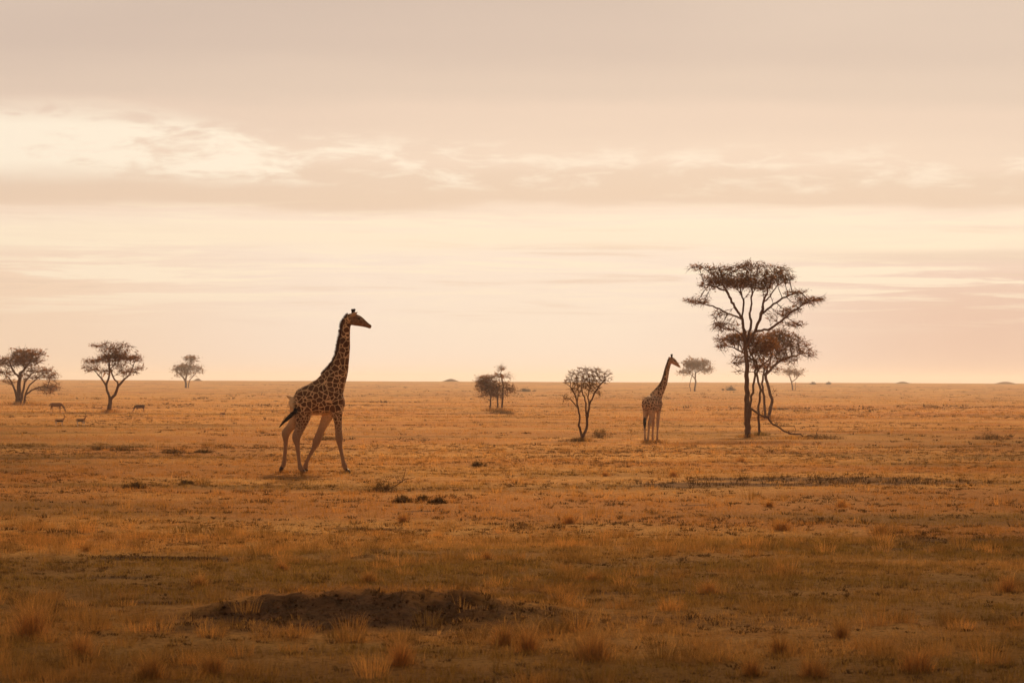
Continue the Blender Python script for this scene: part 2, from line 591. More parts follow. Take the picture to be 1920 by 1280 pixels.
parts = []
parts.append(blades5(*tufts(15000, 20, 52, 15, 0.034, 0.010, 0.065, colour=herb_colour, lean=(0.6, 1.9), cover=clumpy(1.0, 0.7, 71, 0.32, 0.7))))
parts.append(blades3(*tufts(34000, 46, 115, 11, 0.042, 0.024, 0.085, colour=herb_colour, lean=(0.6, 1.9), cover=clumpy(1.6, 1.2, 72, 0.34, 0.78))))
parts.append(blades3(*tufts(17000, 105, 300, 10, 0.07, 0.055, 0.24, colour=herb_colour, lean=(0.5, 1.6), cover=clumpy(6, 5, 73, 0.44, 0.82))))
parts.append(blades3(*tufts(6500, 250, 1000, 9, 0.13, 0.18, 0.7, power=0, colour=herb_colour, lean=(0.5, 1.6), cover=clumpy(24, 26, 74, 0.44, 0.82))))
V, F, c = join(parts)
tag(link('low_herbs', mesh_tris(V, F, c), M_HERB), 'dark low weeds dotted through the dry grass', 'weeds', kind='stuff')


# wispy taller grass scattered among the short sward
def wisp_colour(x, y, n):
    k = rng.uniform(0, 1, n)[:, None]
    return ((0.6 * STRAW + 0.55 * RUST) * (1 - k) + (0.5 * BROWN + 0.5 * OLIVE) * k) * rng.uniform(0.8, 1.2, n)[:, None]


parts = []
parts.append(blades5(*tufts(2600, 20, 50, 80, 0.17, 0.0042, 0.15, colour=wisp_colour, lean=(0.1, 1.1), cover=clumpy(2.6, 1.6, 81, 0.38, 0.66))))
parts.append(blades3(*tufts(1100, 46, 120, 50, 0.17, 0.008, 0.22, colour=wisp_colour, lean=(0.1, 1.0), cover=clumpy(7, 5, 82, 0.42, 0.7))))
V, F, c = join(parts)
tag(link('tall_grass', mesh_tris(V, F, c), M_GRASS), 'wispy taller dry grass scattered through the sward', 'grass', kind='stuff')


# clods and crumbs of the bare dug earth
def clods(n, y0, y1, size):
    x, y = scatter(n, y0, y1)
    k = rng.uniform(0, 1, n) < sstep(soil_mask(x, y), .6, .95)
    x, y = x[k], y[k]
    n = len(x)
    r_ = size * np.minimum(rng.lognormal(0, .5, n), 2.4)
    P = np.stack([x, y, ground_z(x, y)], -1)
    oct_ = np.array([[1, 0, 0], [0, 1, 0], [-1, 0, 0], [0, -1, 0], [0, 0, .8], [0, 0, -.6]], float)
    V = P[:, None, :] + oct_[None] * r_[:, None, None] * rng.uniform(.5, 1.4, (n, 6, 3))
    f = np.array([[0, 1, 4], [1, 2, 4], [2, 3, 4], [3, 0, 4], [1, 0, 5], [2, 1, 5], [3, 2, 5], [0, 3, 5]])
    F = (np.arange(n)[:, None, None] * 6 + f[None]).reshape(-1, 3)
    c = np.array([.12, .056, .024]) * rng.uniform(.5, 1.7, (n, 1))
    return V.reshape(-1, 3), F, np.repeat(c, 6, 0)


def dead_colour(x, y, n):
    k = rng.uniform(0, 1, n)[:, None]
    return (DARK * (1 - k) + BROWN * .9 * k) * rng.uniform(.6, 1.5, n)[:, None]


V, F, c = join([blades5(*tufts(16000, 25, 50, 9, .05, .010, .07, thin_on_soil=False, colour=dead_colour, lean=(.4, 1.6), cover=lambda x, y: .8 * sstep(soil_mask(x, y), .25, .7))),
                 blades3(*tufts(16000, 48, 92, 9, .085, .018, .11, thin_on_soil=False, colour=dead_colour, lean=(.3, 1.2), cover=lambda x, y: .9 * sstep(soil_mask(x, y), .2, .6)))])
tag(link('dead_stubble', mesh_tris(V, F, c), M_HERB), 'dark dead grass stubble on the bare earth patches', 'stubble', kind='stuff')
V, F, c = join([clods(120000, 26, 50, .012)])
tag(link('earth_clods', mesh_tris(V, F, c), M_HERB), 'dark crumbs of dug earth lying on the bare patches', 'earth clods', kind='stuff')


# ------------------------------------------------------------------ single grass tussocks and low bushes
def tussock_mesh(width, height, n, c0, c1, fine=0.005):
    """a soft fan of hair-thin stems: tall in the middle, drooping and sparse outside"""
    a = rng.uniform(0, 2 * math.pi, n)
    q = np.abs(rng.normal(0, .36, n)); q = np.minimum(q, 1.0)
    rr = width * 0.32 * q
    lump = 1 + .35 * np.sin(a * 2 + rng.uniform(0, 6)) * q
    P = np.stack([np.cos(a) * rr * lump, np.sin(a) * rr * lump, np.full(n, -0.02)], -1)
    a2 = a + rng.normal(0, 1.0, n)
    h = height * rng.uniform(0.2, 1.0, n) * (1.0 - .5 * q)
    h[: n // 14] *= 1.5
    lean = np.minimum(rng.uniform(.1, .8, n) + q * rng.uniform(.1, .9, n), 1.8)
    k = rng.uniform(0, 1, n)[:, None]
    col = (c0 * (1 - k) + c1 * k) * rng.uniform(0.7, 1.3, n)[:, None]
    return mesh_tris(*blades5(P, h, fine * rng.uniform(.6, 1.5, n), a2, lean, col))


TUSSOCK = [  # px, py of the foot, width px, height px, tone (0 straw .. 1 olive dark), label
    (750, 1246, 85, 62, .25, 'broad straw coloured grass tussock at the bottom, below the dark earth spread'),
    (945, 1208, 70, 50, .45, 'brownish grass tussock just right of and below the dark earth spread'),
    (990, 1222, 60, 62, .4, 'upright rusty grass tussock between two wider ones near the bottom edge'),
    (1112, 1236, 110, 64, .5, 'widest bushy grass tussock near the bottom, right of the earth spread'),
    (692, 1090, 58, 28, .7, 'small olive grass tussock right behind the dark earth spread'),
    (528, 1068, 48, 26, .45, 'brown upright grass tussock behind the left end of the earth spread'),
    (912, 1048, 42, 24, .6, 'dark small grass tussock behind the right half of the earth spread'),
    (1112, 1088, 62, 26, .55, 'olive brown grass tussock beyond the right tip of the earth spread'),
    (1328, 1112, 90, 32, .45, 'long low rusty grass tussock on the open right foreground'),
    (1462, 1228, 56, 52, .8, 'dark rounded grass tussock low in the right foreground'),
    (1410, 1266, 60, 46, .6, 'brown grass tussock on the bottom edge, left of the dark rounded one'),
    (1525, 1268, 90, 50, .6, 'wide grass tussock on the bottom edge with a dark foot'),
    (1578, 1196, 40, 44, .85, 'dark spiky grass tussock standing alone in green turf on the right'),
    (1720, 1256, 120, 56, .35, 'broad reddish grass tussock in the bottom right corner area'),
    (1890, 1108, 66, 40, .4, 'rusty grass tussock at the right edge in front of dark turf'),
    (757, 978, 32, 20, .45, 'round ball shaped grass tussock between two small patches of dark earth'),
    (1068, 982, 46, 26, .4, 'pale round grass tussock on bare orange ground right of the middle'),
    (1262, 893, 36, 17, .45, 'small straw tussock left of the dark burnt strip of grass'),
    (1467, 993, 84, 26, .55, 'wide grey green grass tussock in front of the dark burnt strip'),
    (1650, 1000, 42, 22, .6, 'olive grass tussock right of the wide grey green one'),
    (1442, 950, 32, 16, .6, 'left tussock of the pair behind the wide grey green one'),
    (1578, 950, 36, 18, .55, 'right tussock of the pair behind the wide grey green one'),
    (1135, 892, 34, 13, .5, 'small olive tussock in the open below the forked shrub tree'),
    (1390, 866, 42, 14, .5, 'small tussock on the grass in front of the tall acacia trunk'),
    (60, 1190, 130, 70, .3, 'large pale grass tussock at the left edge of the foreground'),
    (285, 1270, 90, 58, .75, 'dark green grass tussock on the bottom edge at the left'),
    (150, 1232, 110, 60, .35, 'ragged straw grass tussock in the bottom left corner area'),
    (400, 1262, 90, 52, .65, 'olive grass tussock on the bottom edge below the earth spread'),
    (165, 1032, 44, 20, .8, 'dark spiky tussock near the left edge, behind a streak of dark earth'),
    (375, 1098, 56, 30, .5, 'brown grass tussock between the earth streak and the earth spread'),
]
for (px, py, wpx, hpx, tone, label) in TUSSOCK:
    x, y = hit(px, py)
    k = y / FPX
    a, b = (STRAW * .9 + RUST * .5) * (1 - tone * .4) + OLIVE * 1.2 * tone * .4, BROWN * 1.9 * (1 - tone * .5) + (OLIVE * .8 + DARK * .5) * tone * .5
    o = link('grass_tussock', tussock_mesh(wpx * k * 1.6, hpx * k * 1.35, int(260 + wpx * 5), a, b, 0.0035 if y < 45 else 0.006), M_GRASS, None, (x, y, gz(x, y)))
    tag(o, label, 'grass tussock', 'grass tussocks on the plain')


def bush_mesh(w, h, n, c0, c1, leaf=0.05, twigs=90, depth=None):
    """low ragged bush: thin stems from the foot, small leaves in loose clumps"""
    depth = depth or min(w * 0.7, 2.5)
    nc = max(9, int(7 * w / h))
    cl = np.stack([rng.normal(0, .26, nc) * w, rng.normal(0, .26, nc) * depth, rng.uniform(.0, .75, nc) ** 1.3 * h], -1)
    cl[:, 2] *= np.exp(-(cl[:, 0] / (w * .42)) ** 2)
    size = rng.uniform(.5, 1.5, nc)
    idx = rng.integers(0, nc, n)
    p = cl[idx] + rng.normal(0, 1, (n, 3)) * np.array([w * .075, depth * .075, h * .16]) * size[idx][:, None]
    p[:, 2] = np.abs(p[:, 2])
    a = rng.uniform(0, 2 * math.pi, n)
    k = rng.uniform(0, 1, nc)[idx][:, None]
    col = (c0 * (1 - k) + c1 * k) * rng.uniform(.7, 1.4, n)[:, None]
    L = leaf * rng.uniform(.6, 1.5, n)
    leaves = blades3(p, L, L * .5, a, rng.uniform(-1.6, 1.6, n), col)
    base = np.zeros((twigs, 3)); base[:, 0] = rng.normal(0, .22, twigs) * w; base[:, 1] = rng.normal(0, .22, twigs) * depth
    ang = rng.uniform(0, 2 * math.pi, twigs)
    hh = h * rng.uniform(.35, 1.25, twigs) * np.exp(-(base[:, 0] / (w * .5)) ** 2)
    tw = blades5(base, hh, np.full(twigs, leaf * .28), ang, rng.uniform(.2, 1.3, twigs), np.repeat(((c0 + c1) * .45)[None], twigs, 0))
    return mesh_tris(*join([leaves, tw]))


BUSH = [  # px, py foot, width px, height px, tone, label
    (1129, 821, 46, 22, .5, 'grey green rounded bush at the foot of the forked shrub tree'),
    (1080, 828, 50, 9, .7, 'flat dark ground shrub under the forked shrub tree'),
    (936, 776, 50, 10, .6, 'low scrub around the stems of the three stemmed tree'),
    (185, 844, 46, 16, .8, 'dark leafy bush nearest the two gazelles, in front of them'),
    (232, 845, 44, 13, .6, 'grey low bush just right of the dark leafy one'),
    (325, 850, 52, 12, .85, 'dark flat bush between the left bushes and the walking giraffe'),
    (384, 849, 38, 10, .7, 'small dark bush closest to the walking giraffe on its left'),
    (612, 825, 80, 9, .85, 'dark flat bush seen between the walking giraffe\'s legs'),
    (1855, 824, 56, 17, .9, 'dark dense bush near the right edge of the plain'),
    (718, 922, 62, 22, .7, 'scrubby grey bush with a dead stick beside the walking giraffe\'s front hoof'),
    (757, 942, 40, 16, .75, 'small dark bush below the scrubby bush with the stick'),
    (795, 938, 26, 11, .6, 'middle tiny bush of the row right of the small dark one'),
    (822, 943, 28, 12, .8, 'rightmost tiny bush of the row beside the walking giraffe'),
    (257, 915, 40, 13, .85, 'dark bush on the open grass left of the walking giraffe\'s hind hooves'),
    (348, 908, 30, 9, .8, 'little low bush right of the dark bush on the left'),
    (1540, 823, 92, 11, .8, 'grey flat scrub past the end of the fallen branch'),
    (1370, 732, 20, 9, .7, 'small far bush right of the distant umbrella tree'),
    (985, 734, 26, 8, .5, 'far brown bush right of the three stemmed tree'),
    (895, 874, 26, 12, .75, 'tiny grey bush alone in the open centre'),
    (1524, 720.5, 9, 5, .8, 'tiny bush dot on the horizon nearest the small right hand acacia'),
    (1553, 720.5, 12, 5, .8, 'second tiny bush dot on the horizon, farther right of the small acacia'),
    (90, 733, 50, 18, .6, 'low brown bush at the right foot of the leftmost tree'),
]
for (px, py, wpx, hpx, tone, label) in BUSH:
    x, y = hit(px, py)
    k = y / FPX
    a = OLIVE * 1.1 * (1 - tone) + DARK * 2.2 * tone
    b = BROWN * 1.1 * (1 - tone) + DARK * 1.6 * tone
    lf = max(.03, min(.25, 1.5 * k))
    o = link('bush', bush_mesh(wpx * k, hpx * k, 520 + int(7 * wpx), a, b, lf), M_SHRUB, None, (x, y, gz(x, y)))
    tag(o, label, 'bush', 'low bushes on the plain')
    if 'dead stick' in label:
        stick_xy = (x, y)


# ------------------------------------------------------------------ trees
def seg_mesh(segs, sides=6):
    """tapered branch pieces: list of (p0, p1, r0, r1)"""
    A = np.array([s[0] for s in segs]); B = np.array([s[1] for s in segs])
    ra = np.array([s[2] for s in segs]); rb = np.array([s[3] for s in segs])
    d = B - A
    L = np.linalg.norm(d, axis=1, keepdims=True); L[L == 0] = 1
    d = d / L
    ref = np.where(np.abs(d[:, 2:3]) > 0.9, np.array([[1., 0, 0]]), np.array([[0, 0, 1.]]))
    n1 = np.cross(d, ref); n1 /= np.linalg.norm(n1, axis=1, keepdims=True)
    n2 = np.cross(d, n1)
    th = np.arange(sides) * 2 * math.pi / sides
    ring = np.cos(th)[None, :, None] * n1[:, None, :] + np.sin(th)[None, :, None] * n2[:, None, :]
    over = d * (0.35 * rb)[:, None]
    V = np.concatenate([A[:, None, :] + ring * ra[:, None, None], (B + over)[:, None, :] + ring * rb[:, None, None]], 1)
    n = len(segs)
    b = np.arange(n)[:, None] * 2 * sides
    F = np.concatenate([b + np.array([i, (i + 1) % sides, sides + (i + 1) % sides, sides + i]) for i in range(sides)], 0)
    return V.reshape(-1, 3), F


class Tree:
    """branches grown towards clouds of points (space colonisation) from hand-set stems"""
    def __init__(self, step, jit=.12):
        self.jit = jit
        self.P, self.par, self.rmin = [], [], []
        self.step = step

    def stem(self, pts, start=None, rads=None):
        idx = start
        pts = [np.array(p, float) for p in pts]
        if idx is None:
            self.P.append(pts[0]); self.par.append(-1); self.rmin.append(rads[0] if rads else 0)
            idx = len(self.P) - 1
        else:
            pts = [self.P[idx]] + pts
            if rads:
                rads = [rads[0]] + list(rads)
        for k in range(len(pts) - 1):
            n = max(1, int(np.linalg.norm(pts[k + 1] - pts[k]) / self.step))
            for j in range(1, n + 1):
                t = j / n
                self.P.append(pts[k] * (1 - t) + pts[k + 1] * t + (rng.normal(0, self.jit, 3) * self.step if j < n else 0))
                self.par.append(idx)
                self.rmin.append((rads[k] * (1 - t) + rads[k + 1] * t) if rads else 0)
                idx = len(self.P) - 1
        return idx

    def grow(self, A, infl, kill, iters=70, droop=0.0):
        P = np.array(self.P)
        A = np.array(A)
        D = np.linalg.norm(A[:, None, :] - P[None], axis=2)
        near = D.argmin(1); dist = D.min(1)
        alive = np.ones(len(A), bool)
        for it in range(iters):
            act = alive & (dist < infl)
            if not act.any():
                break
            newp, newpar = [], []
            for nidx in np.unique(near[act]):
                sel = act & (near == nidx)
                d = A[sel] - self.P[nidx]
                d = (d / np.maximum(np.linalg.norm(d, axis=1, keepdims=True), 1e-6)).sum(0)
                d += rng.normal(0, .22, 3)
                d[2] -= droop
                l = np.linalg.norm(d)
                if l < 1e-3:
                    continue
                newp.append(self.P[nidx] + d / l * self.step); newpar.append(nidx)
            if not newp:
                break
            i0 = len(self.P)
            self.P.extend(newp); self.par.extend(newpar); self.rmin.extend([0] * len(newp))
            Dn = np.linalg.norm(A[:, None, :] - np.array(newp)[None], axis=2)
            m = Dn.min(1)
            upd = m < dist
            near[upd] = i0 + Dn.argmin(1)[upd]; dist[upd] = m[upd]
            alive &= dist > kill

    def finish(self, tip_r, expo=2.4):
        n = len(self.P)
        P = np.array(self.P)
        kids = np.zeros(n, int)
        for i in range(n):
            if self.par[i] >= 0:
                kids[self.par[i]] += 1
        acc = np.zeros(n)
        for i in range(n - 1, -1, -1):
            if kids[i] == 0:
                acc[i] = tip_r ** expo
            if self.par[i] >= 0:
                acc[self.par[i]] += acc[i]
        r = np.maximum(acc ** (1 / expo), tip_r)
        r = np.maximum(r, np.array(self.rmin))
        segs = [(P[self.par[i]], P[i], min(r[self.par[i]], r[i] * 1.35), r[i]) for i in range(n) if self.par[i] >= 0]
        dirs = np.array([P[i] - P[self.par[i]] if self.par[i] >= 0 else np.zeros(3) for i in range(n)])
        return P, r, kids, segs, dirs


def blob_points(blobs, n, spacing):
    """attractor points in ellipsoids (cx, cy, cz, rx, ry, rz, weight)"""
    wts = np.array([b[6] * (b[3] * b[4] * b[5]) ** 0.75 for b in blobs]); wts /= wts.sum()
    out = []
    for b, w in zip(blobs, wts):
        k = max(6, int(n * w))
        q = rng.normal(0, 1, (k, 3)); q /= np.linalg.norm(q, axis=1, keepdims=True)
        q *= rng.uniform(0, 1, (k, 1)) ** (1 / 2.6)
        out.append(np.array(b[:3]) + q * np.array(b[3:6]))
    return np.concatenate(out)


def crown_mesh(P, r, kids, dirs, blobs, tip_r, per, leaf, spread, c0, c1, spike, up=0.15, flat=0.55):
    """leaf clumps and thorny twigs round the thin ends of the branches"""
    thin = np.where((r < tip_r * 2.1))[0]
    # denser where the clouds say so
    dens = np.zeros(len(thin))
    for b in blobs:
        q = ((P[thin] - np.array(b[:3])) / (np.array(b[3:6]) * 1.25 + .05)) ** 2
        dens = np.maximum(dens, b[7] * (q.sum(1) < 1.0))
    near_ = np.zeros(len(thin))
    for b in blobs:
        near_ = np.maximum(near_, ((((P[thin] - np.array(b[:3])) / (np.array(b[3:6]) * 1.7 + .05)) ** 2).sum(1) < 1.0) * 0.12)
    dens = np.maximum(dens, near_)
    cnt = rng.poisson(per * 1.7 * dens * np.where(kids[thin] == 0, 1.3, .8))
    idx = np.repeat(thin, cnt)
    n = len(idx)
    q = rng.normal(0, 1, (n, 3)) * spread
    q[:, 2] = q[:, 2] * flat + up * spread
    C0 = P[idx] + q
    a = rng.uniform(0, 2 * math.pi, n)
    L = leaf * .82 * rng.lognormal(0, .35, n)
    shade = rng.uniform(0, 1, len(P))[idx][:, None]
    col = (c0 * (1 - shade) + c1 * shade) * rng.uniform(.75, 1.3, n)[:, None]
    # leaves lie mostly level
    t = np.stack([np.cos(a), np.sin(a), rng.normal(.1, .45, n)], -1)
    s = np.stack([-np.sin(a), np.cos(a), rng.normal(0, .6, n)], -1)
    V = np.stack([C0 - s * (L * .17)[:, None], C0 + s * (L * .17)[:, None], C0 + t * L[:, None]], 1).reshape(-1, 3)
    F = np.arange(3 * n).reshape(n, 3)
    parts = [(V, F, np.repeat(col, 3, 0))]
    # bare spiky twigs
    m = int(len(thin) * spike * 1.6)
    ti = rng.choice(thin, m)
    d = dirs[ti]; d = d / np.maximum(np.linalg.norm(d, axis=1, keepdims=True), 1e-6)
    d = d + rng.normal(0, .6, (m, 3)); d[:, 2] *= .6
    d /= np.linalg.norm(d, axis=1, keepdims=True)
    l = spread * rng.uniform(.9, 3.4, m)
    s = np.cross(d, np.array([.3, 1, .2])); s /= np.linalg.norm(s, axis=1, keepdims=True)
    w = tip_r * 1.3
    V = np.stack([P[ti] - s * w, P[ti] + s * w, P[ti] + d * l[:, None]], 1).reshape(-1, 3)
    parts.append((V, np.arange(3 * m).reshape(m, 3), np.repeat((np.array([.15, .07, .028]))[None], 3 * m, 0)))
    return join(parts)


LEAF_A = np.array([0.40, 0.180, 0.050]); LEAF_B = np.array([0.22, 0.095, 0.028])


def build_tree(name, label, cat, group, base, stems, blobs, n_attr, step, tip_r, per, leaf, spread, spike=1.5, droop=0.0,
               c0=LEAF_A, c1=LEAF_B, depth=0.8, infl=13, kill=1.0, dist=None):
    """stems: list of (points in photo px [(px,py,depth m)...], radii m or None, attach index or None, attach stem no.); blobs in photo px"""
    bx, by = base
    x0, y0 = hit(bx, by)
    k = y0 / FPX
    z0 = gz(x0, y0)
    loc = lambda p: ((p[0] - bx) * k, (p[2] if len(p) > 2 else 0.0), (by - p[1]) * k)
    T = Tree(step)
    ends = []
    for st in stems:
        pts, rads, att = st
        start = None
        if att is not None:
            q = np.array(loc(pts[0]))
            start = int(np.argmin(np.linalg.norm(np.array(T.P) - q, axis=1)))
            pts = pts[1:]
            rads = rads[1:] if rads else None
        ends.append(T.stem([loc(p) for p in pts], start, rads))
    B = []
    for b in blobs:
        cx, cy, rx, ry, wt_, dn = b[:6]
        dc = b[6] if len(b) > 6 else 0.0
        c_ = loc((cx, cy, dc))
        B.append((c_[0], dc, c_[2], rx * k, rx * k * depth if len(b) < 8 else b[7], ry * k, wt_, dn))
    A = blob_points(B, n_attr, step)
    A = A[A[:, 2] > 0.05]
    T.grow(A, step * infl, step * kill, droop=droop)
    P, r, kids, segs, dirs = T.finish(tip_r)
    root = empty(name, (x0, y0, z0 - 0.03))
    tag(root, label, cat, group)
    V, F = seg_mesh(segs, 6)
    link('trunk', mesh_tris(V, F, smooth=True), M_BARK, root)
    V, F, c = crown_mesh(P, r, kids, dirs, B, tip_r, per, leaf, spread, c0, c1, spike)
    link('crown', mesh_tris(V, F, c), M_LEAF, root)
    return root


G = 'acacia trees standing on the plain'
cr = lambda ox, oy, s: (lambda x, y, d=0.0: (ox + x / s, oy + y / s, d))
# --- tall two-storeyed acacia on the right
q = cr(1260, 470, 3.458)
BL = lambda q, x, y, rx, ry, s, w, dn, *e: (*q(x, y)[:2], rx / s, ry / s, w, dn, *e)
s_ = 3.458
build_tree('acacia_tree', 'tallest acacia with a straight dark trunk and thin flat top', 'tree', G, (1401.7, 820),
    [([q(490, 1210), q(487, 1050), q(484, 900), q(480, 700), q(468, 520)], [.155, .15, .12, .105, .085], None),
     ([q(468, 520), q(455, 440), q(410, 380, -.5), q(360, 300, -.9), q(320, 230, -1.2), q(260, 170, -1.3), q(170, 105, -1.2)], [.08, .065, .05, .042, .035, .026, .018], 1),
     ([q(340, 265, -1.1), q(270, 235, -.4), q(210, 215, .2)], [.035, .026, .018], 1), ([q(320, 230, -1.2), q(310, 150, -.6), q(300, 110, -.2)], [.03, .025, .018], 1),
     ([q(455, 440), q(470, 330, .6), q(455, 240, 1.2)], [.06, .045, .03], 1),
     ([q(440, 440), q(350, 395, .5), q(270, 352, .8), q(190, 335, .9), q(120, 330, 1)], [.05, .045, .035, .025, .015], 1),
     ([q(480, 620), q(508, 500), q(508, 380), q(513, 260, -.4)], [.08, .065, .05, .035], 1),
     ([q(480, 640), q(535, 520, -.2), q(570, 420, -.4), q(592, 300, -.6), q(620, 230, -.8)], [.09, .075, .06, .05, .035], 1),
     ([q(562, 440), q(600, 330, .8), q(650, 290, 1.4), q(700, 215, 1.7), q(770, 165, 1.6)], [.05, .042, .032, .022, .014], 1),
     ([q(535, 525), q(620, 510, -.3), q(690, 460, -.6), q(760, 395, -1), q(850, 335, -1.2), q(960, 295, -1.3)], [.07, .06, .05, .04, .03, .015], 1),
     ([q(575, 420), q(640, 360, .3), q(720, 300, .5), q(830, 258, .6)], [.05, .04, .03, .018], 1),
     ([q(470, 560), q(420, 520, -.4), q(350, 500, -.8), q(290, 470, -1)], [.04, .03, .022, .015], 1)],
    [BL(q, 300, 195, 110, 36, s_, 1.1, 1.5), BL(q, 450, 205, 150, 36, s_, 1.2, 1.6), BL(q, 560, 220, 90, 32, s_, 1.1, 1.8), BL(q, 680, 180, 110, 38, s_, 1.1, 1.3),
     BL(q, 300, 130, 70, 40, s_, 1.0, 1.3), BL(q, 500, 120, 150, 55, s_, .8, .28), BL(q, 690, 125, 90, 40, s_, .8, .35), BL(q, 170, 105, 70, 16, s_, .9, .7), BL(q, 230, 235, 60, 22, s_, .8, .7),
     BL(q, 160, 325, 95, 28, s_, .8, .55), BL(q, 330, 490, 95, 36, s_, .9, .65), BL(q, 300, 410, 60, 22, s_, .5, .3),
     BL(q, 800, 265, 80, 20, s_, .9, .8), BL(q, 890, 320, 105, 28, s_, .9, .8), BL(q, 770, 385, 80, 24, s_, .8, .7), BL(q, 790, 475, 70, 20, s_, .8, .8), BL(q, 680, 420, 80, 30, s_, .4, .2)],
    2300, .15, .0085, 8, .10, .13, spike=2.0, infl=11)
# --- lower acacia growing against it, several stems
build_tree('acacia_tree', 'low bushy acacia with leaning stems pressed against the tallest acacia', 'tree', G, (1425, 816.5),
    [([q(570, 1200), q(562, 1100), q(560, 1000), q(575, 900), q(555, 820), q(545, 700)], [.07, .06, .055, .05, .045, .03], None),
     ([q(505, 1080, .1), q(515, 960, .1), q(530, 850), q(545, 760), q(500, 640)], [.06, .055, .05, .045, .03], None),
     ([q(540, 800), q(580, 740, .2), q(640, 690, .3), q(720, 640, .4)], [.035, .03, .025, .02], 1),
     ([q(545, 720), q(470, 660, .5), q(400, 620, .9), q(340, 600, 1.1)], [.035, .03, .025, .018], 1)],
    [BL(q, 400, 575, 110, 40, s_, 1, 1.5), BL(q, 480, 560, 110, 45, s_, 1, 1.6), BL(q, 570, 600, 120, 55, s_, 1, 1.6), BL(q, 450, 700, 70, 50, s_, .7, .55), BL(q, 540, 700, 90, 60, s_, .8, .9),
     BL(q, 320, 620, 50, 26, s_, .7, .7), BL(q, 430, 780, 40, 30, s_, .4, .25)],
    800, .16, .010, 11, .10, .14, spike=1.6, droop=.15)
# --- another behind it to the right
build_tree('acacia_tree', 'spreading acacia with bent stems behind the tallest one, crown reaching right', 'tree', G, (1440, 785),
    [([q(625, 1085), q(650, 960), q(625, 880), q(605, 800), q(640, 690)], [.13, .11, .09, .08, .05], None),
     ([q(600, 1080, -.3), q(595, 960, -.3), q(580, 860, -.2), q(600, 740)], [.10, .09, .08, .06], None),
     ([q(610, 800), q(690, 720, .3), q(780, 680, .5), q(860, 660, .6)], [.06, .05, .04, .025], 1)],
    [BL(q, 680, 560, 120, 50, s_, 1, 1.5), BL(q, 640, 640, 120, 60, s_, 1, 1.2), BL(q, 780, 620, 110, 50, s_, 1, 1.1), BL(q, 860, 665, 70, 36, s_, .9, .9), BL(q, 740, 690, 100, 34, s_, .9, .8),
     BL(q, 600, 750, 90, 40, s_, .7, .7), BL(q, 780, 560, 60, 24, s_, .6, .5), BL(q, 660, 780, 40, 24, s_, .5, .4), BL(q, 640, 910, 40, 30, s_, .3, .3)],
    800, .25, .015, 11, .16, .22, spike=1.6, droop=.1)
# --- far umbrella tree right of the standing giraffe
build_tree('acacia_tree', 'distant round umbrella acacia just right of the standing giraffe', 'tree', G, (1303, 733.5),
    [([q(147, 915), q(150, 830), q(152, 790)], [.24, .2, .17], None), ([q(122, 915, 1), q(120, 850, 1), q(135, 800)], [.09, .09, .08], None),
     ([q(150, 830), q(110, 790, .5), q(80, 790, 1)], [.14, .1, .07], 1), ([q(152, 800), q(200, 770, .5), q(240, 770, .5)], [.14, .1, .07], 1)],
    [BL(q, 150, 740, 75, 34, s_, 1, 1.6), BL(q, 90, 785, 50, 20, s_, 1, 1.2), BL(q, 200, 770, 50, 20, s_, 1, 1.1), BL(q, 200, 730, 45, 18, s_, 1, .9), BL(q, 240, 775, 25, 8, s_, .6, .6)],
    700, .75, .03, 11, .55, .6, spike=1.0)
build_tree('acacia_tree', 'small distant acacia at the right edge of the tall acacia group', 'tree', G, (1487, 731),
    [([q(782, 905), q(775, 850), q(760, 810)], [.22, .18, .13], None), ([q(779, 860), q(810, 825, .5), q(830, 800, .8)], [.15, .12, .09], 1), ([q(800, 910, .5), q(803, 850, .5)], [.07, .06], None)],
    [BL(q, 780, 785, 60, 24, s_, 1, 1.4), BL(q, 820, 790, 40, 20, s_, 1, 1.0), BL(q, 750, 775, 35, 14, s_, .8, .8), BL(q, 770, 740, 30, 10, s_, .5, .4)],
    420, .75, .03, 10, .5, .6, spike=1.0)
